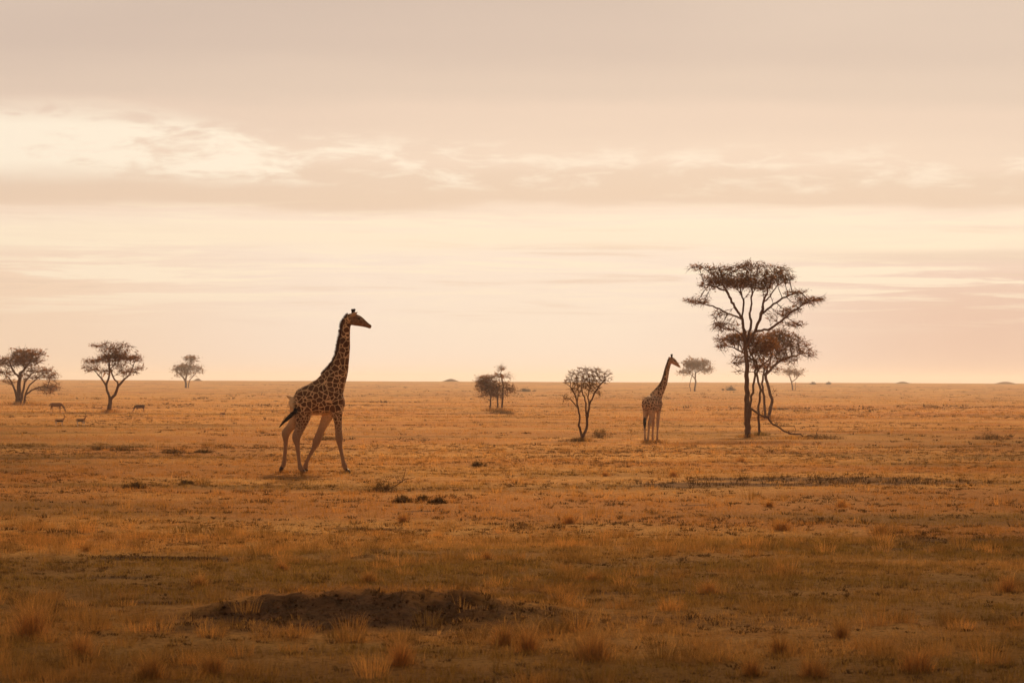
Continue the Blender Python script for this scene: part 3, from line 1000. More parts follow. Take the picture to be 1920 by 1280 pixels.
# --- forked shrub tree
q = cr(1030, 670, 7.527); s_ = 7.527
build_tree('shrub_tree', 'small forked tree with twiggy bare crown, left of the standing giraffe', 'tree', G, (1092.5, 827),
    [([q(470, 1190), q(465, 1120)], [.10, .085], None),
     ([q(465, 1120), q(440, 1030), q(412, 950), q(428, 850), q(405, 700), q(388, 600), q(340, 480), q(290, 400)], [.07, .055, .05, .045, .04, .035, .03, .02], 1),
     ([q(400, 690), q(330, 620, -.2), q(270, 565, -.3)], [.03, .025, .018], 1),
     ([q(405, 610), q(420, 500, .3), q(400, 400, .5)], [.03, .025, .02], 1),
     ([q(470, 1110), q(505, 1040), q(532, 950), q(530, 850), q(552, 740), q(580, 610), q(640, 480), q(720, 370), q(790, 300)], [.075, .065, .06, .058, .05, .042, .035, .028, .018], 1),
     ([q(525, 850), q(510, 700, -.2), q(512, 630, -.3), q(470, 520, -.4), q(440, 400, -.5)], [.045, .04, .035, .03, .02], 1),
     ([q(512, 630), q(545, 540, .3), q(580, 430, .4), q(570, 300, .5)], [.035, .03, .026, .02], 1)],
    [BL(q, 400, 300, 170, 120, s_, 1, .5), BL(q, 600, 270, 140, 100, s_, 1.0, .75), BL(q, 400, 430, 130, 70, s_, .8, .45), BL(q, 650, 430, 100, 80, s_, .8, .45), BL(q, 560, 390, 130, 80, s_, .9, .8), BL(q, 740, 280, 110, 90, s_, .9, .45), BL(q, 320, 190, 70, 45, s_, .8, .5),
     BL(q, 250, 560, 80, 60, s_, .6, .25), BL(q, 560, 165, 170, 45, s_, .7, .4), BL(q, 800, 210, 60, 60, s_, .6, .4), BL(q, 215, 350, 60, 36, s_, .6, .4), BL(q, 860, 270, 40, 50, s_, .5, .3), BL(q, 360, 530, 70, 40, s_, .5, .3), BL(q, 700, 480, 60, 40, s_, .4, .2), BL(q, 280, 340, 60, 50, s_, .7, .5)],
    720, .11, .008, 7, .075, .075, spike=1.8, c0=np.array([.30, .16, .045]))
# --- three stemmed tree in the middle
q = cr(870, 670, 9.843); s_ = 9.843
build_tree('acacia_tree', 'three stemmed dome shaped tree with one tuft on top, centre of the plain', 'tree', G, (932, 770),
    [([q(485, 1000, -.3), q(490, 850), q(495, 720), q(440, 560)], [.09, .08, .07, .05], None),
     ([q(620, 985, .3), q(622, 850), q(618, 720), q(610, 560)], [.09, .08, .07, .05], None),
     ([q(700, 975), q(705, 850), q(715, 700), q(725, 520), q(700, 380), q(670, 290), q(690, 230)], [.10, .09, .08, .07, .055, .04, .03], None),
     ([q(722, 560), q(800, 540, .4), q(870, 560, .6)], [.04, .035, .02], 1), ([q(705, 390), q(780, 350)], [.035, .025], 1)],
    [BL(q, 400, 470, 150, 120, s_, 1, 1.5), BL(q, 480, 560, 180, 110, s_, 1, 1.4), BL(q, 590, 480, 95, 75, s_, .9, 1.1), BL(q, 770, 470, 70, 50, s_, .7, .7), BL(q, 360, 700, 60, 50, s_, .6, .8), BL(q, 520, 720, 60, 40, s_, .5, .6), BL(q, 330, 560, 80, 130, s_, .9, 1.0), BL(q, 420, 380, 140, 50, s_, .9, 1.2), BL(q, 620, 345, 120, 28, s_, .8, 1.0), BL(q, 650, 590, 90, 90, s_, 1, 1.5),
     BL(q, 690, 210, 62, 30, s_, .9, 1.6), BL(q, 810, 360, 70, 46, s_, .8, .9), BL(q, 880, 405, 50, 12, s_, .5, .7), BL(q, 840, 580, 100, 95, s_, .9, 1.1), BL(q, 600, 700, 140, 60, s_, .8, .7), BL(q, 400, 690, 100, 60, s_, .7, .6)],
    1700, .24, .014, 12, .17, .22, spike=1.4, droop=.2, infl=18)
# --- trees on the left
q = cr(0, 620, 4.571); s_ = 4.571
build_tree('acacia_tree', 'leftmost wide acacia with several stems, cut by the left edge', 'tree', G, (36, 758),
    [([q(158, 632), q(160, 540), q(162, 440), q(170, 360)], [.30, .25, .2, .15], None),
     ([q(140, 632, .5), q(128, 540, .6), q(100, 470, .8), q(60, 400, 1)], [.15, .13, .1, .07], None),
     ([q(180, 632, -.4), q(198, 530, -.5), q(222, 430, -.6), q(270, 370, -.6)], [.15, .13, .1, .07], None),
     ([q(222, 638, -1), q(232, 545, -1), q(285, 505, -1), q(350, 480, -1.1), q(450, 485, -1.2)], [.12, .10, .085, .07, .045], None),
     ([q(235, 540, -1), q(270, 460, -1.2), q(330, 410, -1.4)], [.09, .08, .06], 1),
     ([q(162, 420), q(120, 340, -.5), q(90, 270, -.8)], [.14, .11, .08], 1), ([q(168, 380), q(220, 300, .6), q(260, 240, .9)], [.14, .11, .08], 1)],
    [BL(q, 220, 200, 140, 45, s_, 1, 1.5), BL(q, 200, 260, 150, 40, s_, 1, 1.3), BL(q, 70, 270, 110, 45, s_, 1, 1.0), BL(q, 20, 350, 90, 40, s_, 1, 1.0), BL(q, -40, 310, 60, 50, s_, .8, .9), BL(q, 320, 260, 60, 30, s_, .8, .6), BL(q, 330, 195, 40, 25, s_, .7, .9),
     BL(q, 330, 350, 130, 40, s_, 1, .8), BL(q, 420, 390, 80, 30, s_, .9, .9), BL(q, 440, 475, 80, 34, s_, .8, 1.0), BL(q, 390, 515, 60, 20, s_, .6, .8), BL(q, 40, 430, 70, 30, s_, .7, .5), BL(q, 250, 400, 110, 24, s_, .6, .5)],
    1300, .34, .019, 11, .22, .26, spike=1.6)
build_tree('acacia_tree', 'acacia with a slender forked trunk and tiered dark crown, second from the left', 'tree', G, (204.7, 773),
    [([q(935, 702), q(938, 640), q(944, 585)], [.20, .175, .155], None),
     ([q(944, 585), q(925, 530), q(910, 470), q(885, 430), q(850, 380, -.4)], [.11, .10, .09, .07, .05], 1), ([q(912, 480), q(928, 380, .4), q(930, 320, .6)], [.08, .06, .05], 1),
     ([q(944, 590), q(985, 545), q(1010, 470), q(1060, 410, .3), q(1110, 360, .5)], [.13, .12, .10, .08, .05], 1), ([q(1005, 480), q(975, 390, -.5), q(960, 320, -.8)], [.08, .06, .05], 1), ([q(930, 330), q(930, 260), q(960, 190)], [.05, .045, .03], 1)],
    [BL(q, 950, 240, 110, 40, s_, 1, 1.9), BL(q, 1000, 215, 130, 26, s_, .9, 1.0), BL(q, 800, 262, 90, 22, s_, 1, 1.3), BL(q, 1100, 240, 110, 30, s_, 1, 1.2), BL(q, 1165, 212, 36, 16, s_, .7, 1.0), BL(q, 960, 165, 110, 36, s_, .9, .9),
     BL(q, 820, 130, 65, 18, s_, .9, 1.0), BL(q, 1060, 125, 75, 22, s_, .8, .55), BL(q, 930, 115, 90, 16, s_, .5, .3), BL(q, 780, 330, 70, 30, s_, .9, 1.0), BL(q, 870, 345, 80, 24, s_, .8, .7), BL(q, 1090, 350, 80, 36, s_, 1, 1.1), BL(q, 1190, 318, 55, 20, s_, .9, 1.3), BL(q, 1010, 300, 70, 30, s_, .7, .7)],
    1100, .25, .0145, 12, .16, .19, spike=1.6)
build_tree('acacia_tree', 'small distant acacia with stepped crown near the left horizon', 'tree', G, (348.5, 727),
    [([q(1592, 490), q(1590, 430), q(1600, 370), q(1620, 300)], [.34, .27, .2, .14], None), ([q(1612, 490, .5), q(1625, 420, .6), q(1660, 380, .8)], [.16, .13, .1], None), ([q(1590, 420), q(1545, 375, .5), q(1510, 350, .8)], [.25, .2, .15], 1)],
    [BL(q, 1635, 245, 55, 20, s_, 1, 1.7), BL(q, 1630, 275, 40, 20, s_, .9, 1.4), BL(q, 1570, 320, 80, 28, s_, 1, 1.4), BL(q, 1530, 345, 60, 28, s_, 1, 1.1), BL(q, 1660, 315, 70, 24, s_, 1, 1.2), BL(q, 1710, 345, 40, 24, s_, .9, 1.1), BL(q, 1610, 365, 70, 20, s_, .8, .9), BL(q, 1530, 390, 30, 18, s_, .5, .5)],
    700, .8, .032, 11, .6, .62, spike=1.0, c0=np.array([.36, .17, .05]))

# --- broken branch leaning from the tall acacia to the ground, and a dead stick in a bush
q = cr(1260, 470, 3.458)


def wiggly_branch(name, label, cat, pts, rads, side_twigs, base):
    bx, by = base
    x0, y0 = hit(bx, by)
    k = y0 / FPX
    T = Tree(.16, .28)
    loc = lambda p: ((p[0] - bx) * k, p[2], max((by - p[1]) * k, 0.02))
    T.stem([loc(p) for p in pts], None, rads)
    nP = len(T.P)
    for _ in range(side_twigs):
        i = int(rng.integers(nP // 6, nP))
        d = rng.normal(0, 1, 3); d[2] = abs(d[2]) * .6; d /= np.linalg.norm(d)
        p = T.P[i]
        L = rng.uniform(.15, .5)
        q1 = p + d * L * .5 + rng.normal(0, .04, 3); q2 = p + d * L + rng.normal(0, .08, 3)
        q1[2] = max(q1[2], .03); q2[2] = max(q2[2], .02)
        T.stem([q1, q2], i, [rads[-1] * .6, rads[-1] * .4])
    P, r, kids, segs, dirs = T.finish(rads[-1] * .5)
    V, F = seg_mesh(segs, 6)
    o = link(name, mesh_tris(V, F, smooth=True), M_BARK, None, (x0, y0, gz(x0, y0)))
    tag(o, label, cat)


wiggly_branch('fallen_branch', 'dead crooked branch sloping from the tall acacia trunk down to the grass', 'branch',
    [q(500, 1015, .0), q(540, 1045, -.1), q(590, 1075, -.2), q(650, 1125, -.3), q(720, 1168, -.35), q(790, 1188, -.4), q(850, 1210, -.35), q(895, 1196, -.3), q(935, 1214, -.2)],
    [.05, .05, .048, .045, .04, .04, .035, .03, .022], 14, (1465, 820))
wiggly_branch('dead_stick', 'thin grey dead stick poking out of the scrubby bush by the giraffe', 'stick',
    [(722, 922, 0), (738, 913, .05), (752, 904, .1), (760, 898, .1)], [.014, .013, .011, .008], 6, (722, 922))


# ------------------------------------------------------------------ earth mounds on the horizon
def mound_mesh(w, h, d):
    n, mrings = 40, 12
    V = [(0, 0, h)]
    for j in range(1, mrings + 1):
        t = j / mrings
        for i in range(n):
            a = 2 * math.pi * i / n
            rr = t * (1 + .12 * math.sin(3 * a + w) + .06 * math.sin(7 * a))
            V.append((math.cos(a) * rr * w / 2, math.sin(a) * rr * d / 2, h * (math.cos(t * math.pi) * .5 + .5) * (1 + .1 * math.sin(5 * a + 3 * t)) - .05 * t))
    F = []
    for i in range(n):
        F.append((0, 1 + i, 1 + (i + 1) % n))
    for j in range(mrings - 1):
        for i in range(n):
            a = 1 + j * n + i; b = 1 + j * n + (i + 1) % n
            F.append((a, a + n, b + n)); F.append((a, b + n, b))
    return mesh_tris(np.array(V), np.array(F), smooth=True)


m, t, o = new_mat("mound_earth")
g_ = t.node('ShaderNodeNewGeometry')
principled(t, o, t.mix(t.noise(g_.outputs['Position'], 1.2, 5, .6), (.13, .07, .03, 1), (.30, .16, .07, 1)), 1.0, .05)
M_MOUND = m
for px, py, wpx, hpx, label in [(845, 714.4, 40, 4, 'low earth mound on the horizon left of the three stemmed tree'),
                                (371, 712.6, 22, 3, 'small earth mound on the horizon beside the distant stepped acacia'),
                                (1692, 719.3, 40, 3.4, 'flat long earth mound on the right horizon'),
                                (1885, 720, 56, 4, 'peaked earth mound on the horizon at the right edge')]:
    d = ray(px, py)
    y = 1230.0
    x = d[0] * y
    k = y / FPX
    zt = EYE + d[2] * y
    z = gz(x, y)
    tag(link('earth_mound', mound_mesh(wpx * k, (zt - z) + hpx * k if zt > z else hpx * k, wpx * k * .6), M_MOUND, None, (x, y, z)), label, 'mound', 'earth mounds along the horizon')


# ------------------------------------------------------------------ animals
def loft(bm, pts, sides=16):
    """closed tube through pts: (centre, radius in the side plane, radius across, across vector)"""
    rings = []
    n = len(pts)
    for i, (c, ra, rb, B) in enumerate(pts):
        a = pts[max(0, i - 1)][0]; b = pts[min(n - 1, i + 1)][0]
        T = (b - a).normalized()
        B = (B - T * B.dot(T)).normalized()
        N = T.cross(B)
        rings.append([bm.verts.new(c + N * ra * math.cos(2 * math.pi * k / sides) + B * rb * math.sin(2 * math.pi * k / sides)) for k in range(sides)])
    for i in range(n - 1):
        for k in range(sides):
            bm.faces.new((rings[i][k], rings[i][(k + 1) % sides], rings[i + 1][(k + 1) % sides], rings[i + 1][k]))
    bm.faces.new(rings[0][::-1])
    bm.faces.new(rings[-1])


def smooth_path(pts, m=4):
    """Catmull-Rom through (x, z, r, rb, y) rows"""
    A = np.array(pts, float)
    A = np.vstack([2 * A[0] - A[1], A, 2 * A[-1] - A[-2]])
    outp = []
    for i in range(1, len(A) - 2):
        p0, p1, p2, p3 = A[i - 1], A[i], A[i + 1], A[i + 2]
        for j in range(m):
            t = j / m
            outp.append(.5 * ((2 * p1) + (-p0 + p2) * t + (2 * p0 - 5 * p1 + 4 * p2 - p3) * t * t + (-p0 + 3 * p1 - 3 * p2 + p3) * t ** 3))
    outp.append(A[-2])
    return outp


def solid(bm, voxel, smooth_it=6):
    """closed overlapping tubes fused to one continuous skin"""
    bmesh.ops.recalc_face_normals(bm, faces=bm.faces)
    me = bpy.data.meshes.new("tmp")
    bm.to_mesh(me); bm.free()
    ob = bpy.data.objects.new("tmp", me)
    C.objects.link(ob)
    r = ob.modifiers.new("r", 'REMESH'); r.mode = 'VOXEL'; r.voxel_size = voxel; r.use_smooth_shade = True
    s = ob.modifiers.new("s", 'SMOOTH'); s.factor = .5; s.iterations = smooth_it
    dg = bpy.context.evaluated_depsgraph_get()
    res = bpy.data.meshes.new_from_object(ob.evaluated_get(dg))
    bpy.data.objects.remove(ob)
    bpy.data.meshes.remove(me)
    res.polygons.foreach_set('use_smooth', np.ones(len(res.polygons), bool))
    return res


def mat_giraffe(name, cell, line, dark, mid, pale, leg):
    m, t, o = new_mat(name)
    tc = t.node('ShaderNodeTexCoord')
    at = t.node('ShaderNodeAttribute', attribute_name='coat')      # r: patch cover, g: small patches, b: pale parts
    s = t.node('ShaderNodeSeparateColor')
    t.l.new(at.outputs['Color'], s.inputs[0])
    nz = t.node('ShaderNodeTexNoise')
    nz.inputs['Scale'].default_value = 5.0
    nz.inputs['Detail'].default_value = 2.0
    t.l.new(tc.outputs['Object'], nz.inputs['Vector'])
    wv = t.node('ShaderNodeVectorMath', operation='MULTIPLY_ADD')
    t.l.new(nz.outputs['Color'], wv.inputs[0])
    wv.inputs[1].default_value = (.09, .09, .09)
    t.l.new(tc.outputs['Object'], wv.inputs[2])

    def spots(cells, ln):
        v = t.node('ShaderNodeTexVoronoi', feature='DISTANCE_TO_EDGE')
        v.inputs['Scale'].default_value = cells
        v.inputs['Randomness'].default_value = .85
        t.l.new(wv.outputs[0], v.inputs['Vector'])
        return t.smooth(v.outputs['Distance'], ln * .55, ln * 1.35)
    big, small = spots(cell, line), spots(cell * 1.75, line * 1.25)
    f = t.node('ShaderNodeMix', data_type='FLOAT')
    t.put(f.inputs[0], s.outputs[1]); t.put(f.inputs[2], big); t.put(f.inputs[3], small)
    cover = t.math('MULTIPLY', f.outputs[0], s.outputs[0])
    n2 = t.noise(tc.outputs['Object'], 6, 3, .6)
    patch = t.mix(t.smooth(n2, .35, .65), dark, mid)
    base = t.mix(s.outputs[2], pale, leg)
    c = t.mix(cover, base, patch)
    c = t.mix(t.smooth(t.noise(tc.outputs['Object'], 30, 3, .6), .4, .7, 0, .2), c, (.12, .06, .03, 1))
    p = principled(t, o, c, .85, .15)
    p.inputs['Sheen Weight'].default_value = .25
    p.inputs['Sheen Tint'].default_value = (1, .8, .6, 1)
    return m


def plain_mat(name, col, rough=.85, spec=.2):
    m, t, o = new_mat(name)
    tc = t.node('ShaderNodeTexCoord')
    n = t.noise(tc.outputs['Object'], 14, 4, .6)
    principled(t, o, t.mix(n, tuple(c * .7 for c in col) + (1,), tuple(c * 1.25 for c in col) + (1,)), rough, spec)
    return m


M_HORN = plain_mat("dark_horn_hair", (.035, .018, .012))
M_HOOF = plain_mat("hoof_horn", (.06, .038, .026), .5, .3)
M_MANE = plain_mat("mane_hair", (.10, .038, .016))
M_TUFT = plain_mat("tail_hair", (.016, .010, .008))
M_EYE = plain_mat("eye", (.01, .007, .006), .2, .5)
M_EAR = plain_mat("ear_hair", (.55, .36, .22))


def coat_attr(me, fn):
    n = len(me.vertices)
    co = np.empty(n * 3, np.float32)
    me.vertices.foreach_get('co', co)
    co = co.reshape(n, 3)
    c4 = np.ones((n, 4), np.float32)
    c4[:, :3] = fn(co)
    a = me.attributes.new('coat', 'FLOAT_COLOR', 'POINT')
    a.data.foreach_set('color', c4.ravel())


def simple_tube(pts, sides=8):
    bm = bmesh.new()
    loft(bm, [(Vector(p), r, r2, Vector(B)) for (p, r, r2, B) in pts], sides)
    bmesh.ops.recalc_face_normals(bm, faces=bm.faces)
    me = bpy.data.meshes.new("t")
    bm.to_mesh(me); bm.free()
    me.polygons.foreach_set('use_smooth', np.ones(len(me.polygons), bool))
    return me


def giraffe(label, loc, rz, sc, paths, head, mane, tail, tuft, hooves, mat, coat, voxel=.02):
    """paths: tubes as rows (x, z, r_side, r_across, y) in metres; head etc. likewise"""
    root = empty('giraffe', loc, rz)
    tag(root, label, 'giraffe', 'giraffes on the plain')
    bm = bmesh.new()
    for rows, across in paths + [(head['tube'], head['across'])] + [(tail, (0, 1, 0))]:
        loft(bm, [(Vector((a[0], a[4], a[1])), a[2], a[3], Vector(across)) for a in smooth_path(rows)], 18)
    me = solid(bm, voxel, 4)
    coat_attr(me, coat)
    link('body', me, mat, root)
    # ossicones, ears, eyes
    for p0, p1 in head['ossicones']:
        p0, p1 = Vector(p0), Vector(p1)
        d = (p1 - p0)
        link('ossicone', simple_tube([(p0, .032, .032, (0, 1, .3)), (p0 + d * .5, .026, .026, (0, 1, .3)), (p0 + d * .8, .034, .034, (0, 1, .3)), (p1, .040, .040, (0, 1, .3)), (p1 + d * .08, .02, .02, (0, 1, .3))]), M_HORN, root)
    for p0, p1, nrm_ in head['ears']:
        p0, p1 = Vector(p0), Vector(p1)
        d = p1 - p0
        link('ear', simple_tube([(p0, .022, .02, nrm_), (p0 + d * .35, .06, .018, nrm_), (p0 + d * .65, .052, .016, nrm_), (p1, .006, .006, nrm_)]), M_EAR, root)
    for e in head['eyes']:
        bm = bmesh.new()
        bmesh.ops.create_uvsphere(bm, u_segments=12, v_segments=8, radius=.026)
        bmesh.ops.translate(bm, verts=bm.verts, vec=e)
        me = bpy.data.meshes.new("e"); bm.to_mesh(me); bm.free()
        link('eye', me, M_EYE, root)
    # mane: upright bristles along the crest
    M = np.array(smooth_path(mane, 8))          # rows x, z, nx, nz, y
    n = 900
    tt = rng.uniform(0, len(M) - 1.001, n)
    i = tt.astype(int); f = (tt - i)[:, None]
    row = M[i] * (1 - f) + M[i + 1] * f
    P = np.stack([row[:, 0], row[:, 4] + rng.normal(0, .018, n), row[:, 1]], -1)
    nd = np.stack([row[:, 2], rng.normal(0, .12, n), row[:, 3]], -1)
    nd /= np.linalg.norm(nd, axis=1, keepdims=True)
    tang = np.stack([M[i + 1][:, 0] - M[i][:, 0], M[i + 1][:, 4] - M[i][:, 4], M[i + 1][:, 1] - M[i][:, 1]], -1)
    tang /= np.linalg.norm(tang, axis=1, keepdims=True)
    L = sc * .075 * rng.uniform(.7, 1.25, n)
    V = np.stack([P - nd * .04 - tang * .012, P - nd * .04 + tang * .012, P + nd * L[:, None] + tang * rng.normal(-.01, .02, n)[:, None]], 1).reshape(-1, 3)
    link('mane', mesh_tris(V, np.arange(3 * n).reshape(n, 3)), M_MANE, root)
    # tail tuft: long hairs
    T = np.array(smooth_path(tuft, 6))
    n = 260
    i = rng.integers(0, len(T) - 1, n)
    p = np.stack([T[i][:, 0], T[i][:, 4], T[i][:, 1]], -1); r_ = T[i][:, 2]
    nx = np.minimum(i + 8, len(T) - 1)
    q_ = np.stack([T[nx][:, 0], T[nx][:, 4], T[nx][:, 1]], -1)
    p = p + rng.normal(0, .5, (n, 3)) * r_[:, None]; q_ = q_ + rng.normal(0, .5, (n, 3)) * T[nx][:, 2][:, None]
    sdv = rng.normal(0, 1, (n, 3)); sdv /= np.linalg.norm(sdv, axis=1, keepdims=True)
    Vh = np.stack([p - sdv * .012, p + sdv * .012, q_], 1).reshape(-1, 3)
    core = simple_tube([((a[0], a[4], a[1]), a[2] * .75, a[2] * .75, (0, 1, 0)) for a in T])
    bm = bmesh.new(); bm.from_mesh(core)
    vs = [bm.verts.new(v_) for v_ in Vh]
    for k_ in range(n):
        bm.faces.new(vs[3 * k_:3 * k_ + 3])
    bm.to_mesh(core); bm.free()
    link('tail_tuft', core, M_TUFT, root)
    # hooves: cloven wedge
    for (p0, p1, w) in hooves:
        p0, p1 = Vector(p0), Vector(p1)
        d = p1 - p0
        side = Vector((-d.y, d.x, 0))
        if side.length < 1e-4:
            side = Vector((0, 1, 0))
        side.normalize()
        bm = bmesh.new()
        for s_1 in (-1, 1):
            o_ = side * s_1 * w * .27
            loft(bm, [(p0 + o_ * .8, w * .52, w * .26, side), (p0 + d * .5 + o_, w * .58, w * .29, side), (p1 + o_, w * .34, w * .22, side)], 10)
        bmesh.ops.recalc_face_normals(bm, faces=bm.faces)
        me = bpy.data.meshes.new("h"); bm.to_mesh(me); bm.free()
        me.polygons.foreach_set('use_smooth', np.ones(len(me.polygons), bool))
        link('hoof', me, M_HOOF, root)
    return root


# --- walking giraffe, side on; rows measured on the photograph (crop px), 4 mm each
xa, ya = hit(590, 887.5)
ka = ya / FPX / 3.767
cx0, cz0 = 340.0, 1238.0


def ga(rows, yoff=0.0, flat=None):
    outr = []
    for rw in rows:
        x, z, r_ = rw[:3]
        rb = rw[3] if len(rw) > 3 else r_ * (flat or 1.0)
        y = rw[4] if len(rw) > 4 else yoff
        g_ = 1.14 if z > 900 else 1.0
        outr.append(((x - cx0) * ka, (cz0 - z) * ka, r_ * ka * g_, rb * ka * g_, y))
    return outr


def pa(x, z, y=0.0):
    return ((x - cx0) * ka, y, (cz0 - z) * ka)


Yv = (0, 1, 0)
A_paths = [
    (ga([(172, 735, 22, 26), (190, 738, 52, 52), (225, 736, 86, 74), (275, 724, 102, 84), (330, 714, 116, 90), (385, 700, 130, 86), (440, 708, 118, 80), (505, 728, 84, 66), (535, 735, 54, 46), (552, 735, 20, 22)]), Yv),
    (ga([(395, 690, 105, 74), (432, 645, 112, 66), (470, 578, 92, 52), (502, 520, 72, 40), (523, 455, 57, 33), (539, 395, 45, 29), (548, 330, 39, 26), (552, 270, 34, 23), (558, 210, 30, 20), (567, 160, 31, 21), (590, 138, 30, 20)]), Yv),
    (ga([(255, 730, 84, 44), (262, 810, 62, 36), (252, 875, 44, 27), (230, 935, 29, 20), (212, 984, 27, 21), (221, 1045, 15, 13), (229, 1115, 12, 11), (235, 1165, 12, 11), (243, 1196, 17, 15), (258, 1216, 13, 13)], -.17), Yv),
    (ga([(225, 750, 74, 42), (212, 825, 54, 34), (185, 885, 38, 25), (152, 925, 26, 19), (131, 958, 26, 20), (131, 1020, 14, 12), (127, 1090, 12, 11), (122, 1145, 13, 12), (117, 1175, 15, 13), (106, 1195, 12, 12)], .17), Yv),
    (ga([(478, 715, 74, 40), (494, 785, 46, 32), (503, 850, 31, 23), (509, 925, 22, 18), (514, 988, 23, 20), (521, 1045, 14, 13), (534, 1105, 11.5, 11), (543, 1150, 12, 11), (552, 1180, 17, 15), (565, 1207, 12, 12)], -.16), Yv),
    (ga([(452, 735, 74, 40), (430, 822, 44, 30), (402, 885, 32, 23), (372, 955, 23, 18), (350, 1012, 24, 20), (326, 1068, 14, 13), (301, 1113, 11.5, 11), (281, 1158, 11, 11), (273, 1188, 16, 15), (274, 1208, 12, 12)], .16), Yv),
]
A_paths.append((ga([(215, 735, 36, 30), (185, 718, 22, 20), (162, 704, 13, 12), (146, 694, 8, 7), (136, 688, 3, 3)]), Yv))
A_head = dict(tube=ga([(564, 144, 30, 22), (588, 146, 40, 28), (615, 151, 42, 31), (650, 162, 37, 29), (685, 179, 25, 20), (712, 193, 17, 16), (729, 202, 14, 15), (735, 205, 7, 8)]), across=Yv,
              ossicones=[(pa(602, 112, -.055), pa(602, 79, -.075)), (pa(610, 110, .055), pa(614, 77, .075))],
              ears=[(pa(588, 128, -.10), pa(640, 100, -.20), (0, 1, .4)), (pa(588, 125, .10), pa(632, 98, .22), (0, 1, -.4))],
              eyes=[pa(651, 146, -.112), pa(651, 146, .112)])
A_mane = [((x - cx0) * ka, (cz0 - z) * ka, nx, nz, 0.0) for x, z, nx, nz in
          [(572, 120, -.5, .85), (552, 140, -.7, .7), (530, 175, -.9, .4), (521, 225, -1, .15), (509, 290, -1, .1), (498, 350, -1, .15), (486, 405, -1, .25), (466, 455, -.9, .5), (436, 490, -.6, .8), (408, 522, -.7, .7), (392, 545, -.7, .6)]]
A_tail = ga([(184, 722, 18, 18, -.06), (168, 738, 14, 13, -.12), (172, 752, 13, 12, -.18), (186, 767, 12, 11, -.25), (206, 783, 9, 8, -.34)])
A_tuft = ga([(206, 778, 8, 8, -.34), (212, 795, 15, 13, -.36), (185, 818, 17, 14, -.36), (150, 850, 14, 12, -.35), (120, 882, 9, 8, -.33), (94, 912, 2, 2, -.32)])
A_hooves = [(pa(256, 1218, -.17), pa(281, 1236, -.17), .095), (pa(107, 1194, .17), pa(92, 1226, .17), .10), (pa(564, 1206, -.16), pa(594, 1235, -.16), .095), (pa(274, 1207, .16), pa(281, 1228, .16), .095)]


def coat_a(co):
    z = co[:, 2] / ka          # crop px above the ground line
    x = co[:, 0] / ka + cx0
    cy = cz0 - z
    cover = sstep(z, 190, 330)                      # plain shanks
    belly = sstep(cy, 795, 825) * sstep(-x, -470, -440) * sstep(x, 300, 330)
    inner = sstep(z, 260, 380)                      # legs below the body: faint small patches
    cover = cover * (0.45 + 0.55 * inner) * (1 - .75 * belly)
    cover = cover * sstep(x, 178, 215)
    legx = np.where(np.abs(co[:, 1] - .16) < .12, 1.0, 0.0) * (1 - inner)
    cover = cover * (1 - .35 * legx)
    hd = sstep(x, 575, 605) * sstep(-cy, -225, -205)
    cover = cover * (1 - .2 * hd)
    small = np.clip(sstep(-z, -440, -400) + hd * .9, 0, 1)
    pale = np.clip(sstep(-z, -420, -240), 0, 1)
    muzzle = hd * 1.0
    return np.stack([cover, small, np.clip(pale + muzzle, 0, 1)], -1)


M_GIR_A = mat_giraffe("giraffe_coat_dark_patches", 6.7, .058, (.085, .033, .014, 1), (.165, .068, .028, 1), (.82, .52, .26, 1), (.36, .205, .11, 1))
giraffe('large giraffe with dark brown patches walking to the right, tail swung out', (xa, ya, gz(xa, ya)), 0.0, 1.0, A_paths, A_head, A_mane, A_tail, A_tuft, A_hooves, M_GIR_A, coat_a, .018)

# --- standing young giraffe seen from behind and to the side
xb, yb = hit(1222, 829.5)
YAW = R(58)
sb = yb / FPX * (829.5 - 664) / 4.62     # body drawn for a 4.62 m animal, scaled to the height in the picture
kb = .00398 * sb


def gb(rows, yoff=0.0):
    outr = []
    for rw in rows:
        x, z, r_ = rw[:3]
        rb = rw[3] if len(rw) > 3 else r_
        y = rw[4] if len(rw) > 4 else yoff
        g_ = 1.15 if z > 860 else 1.07
        outr.append(((x - cx0) * kb, (cz0 - z) * kb, r_ * kb * g_, rb * kb * g_, y * sb))
    return outr


fw = Vector((math.cos(-YAW), math.sin(-YAW), 0))      # picture's right, in the animal's own axes
bk = Vector((-fw.y, fw.x, 0))


def pb(base, right, up, away=0.0):
    """point near the head: base + metres to the picture's right / up / away"""
    return Vector(base) + fw * right * sb + bk * away * sb + Vector((0, 0, up * sb))


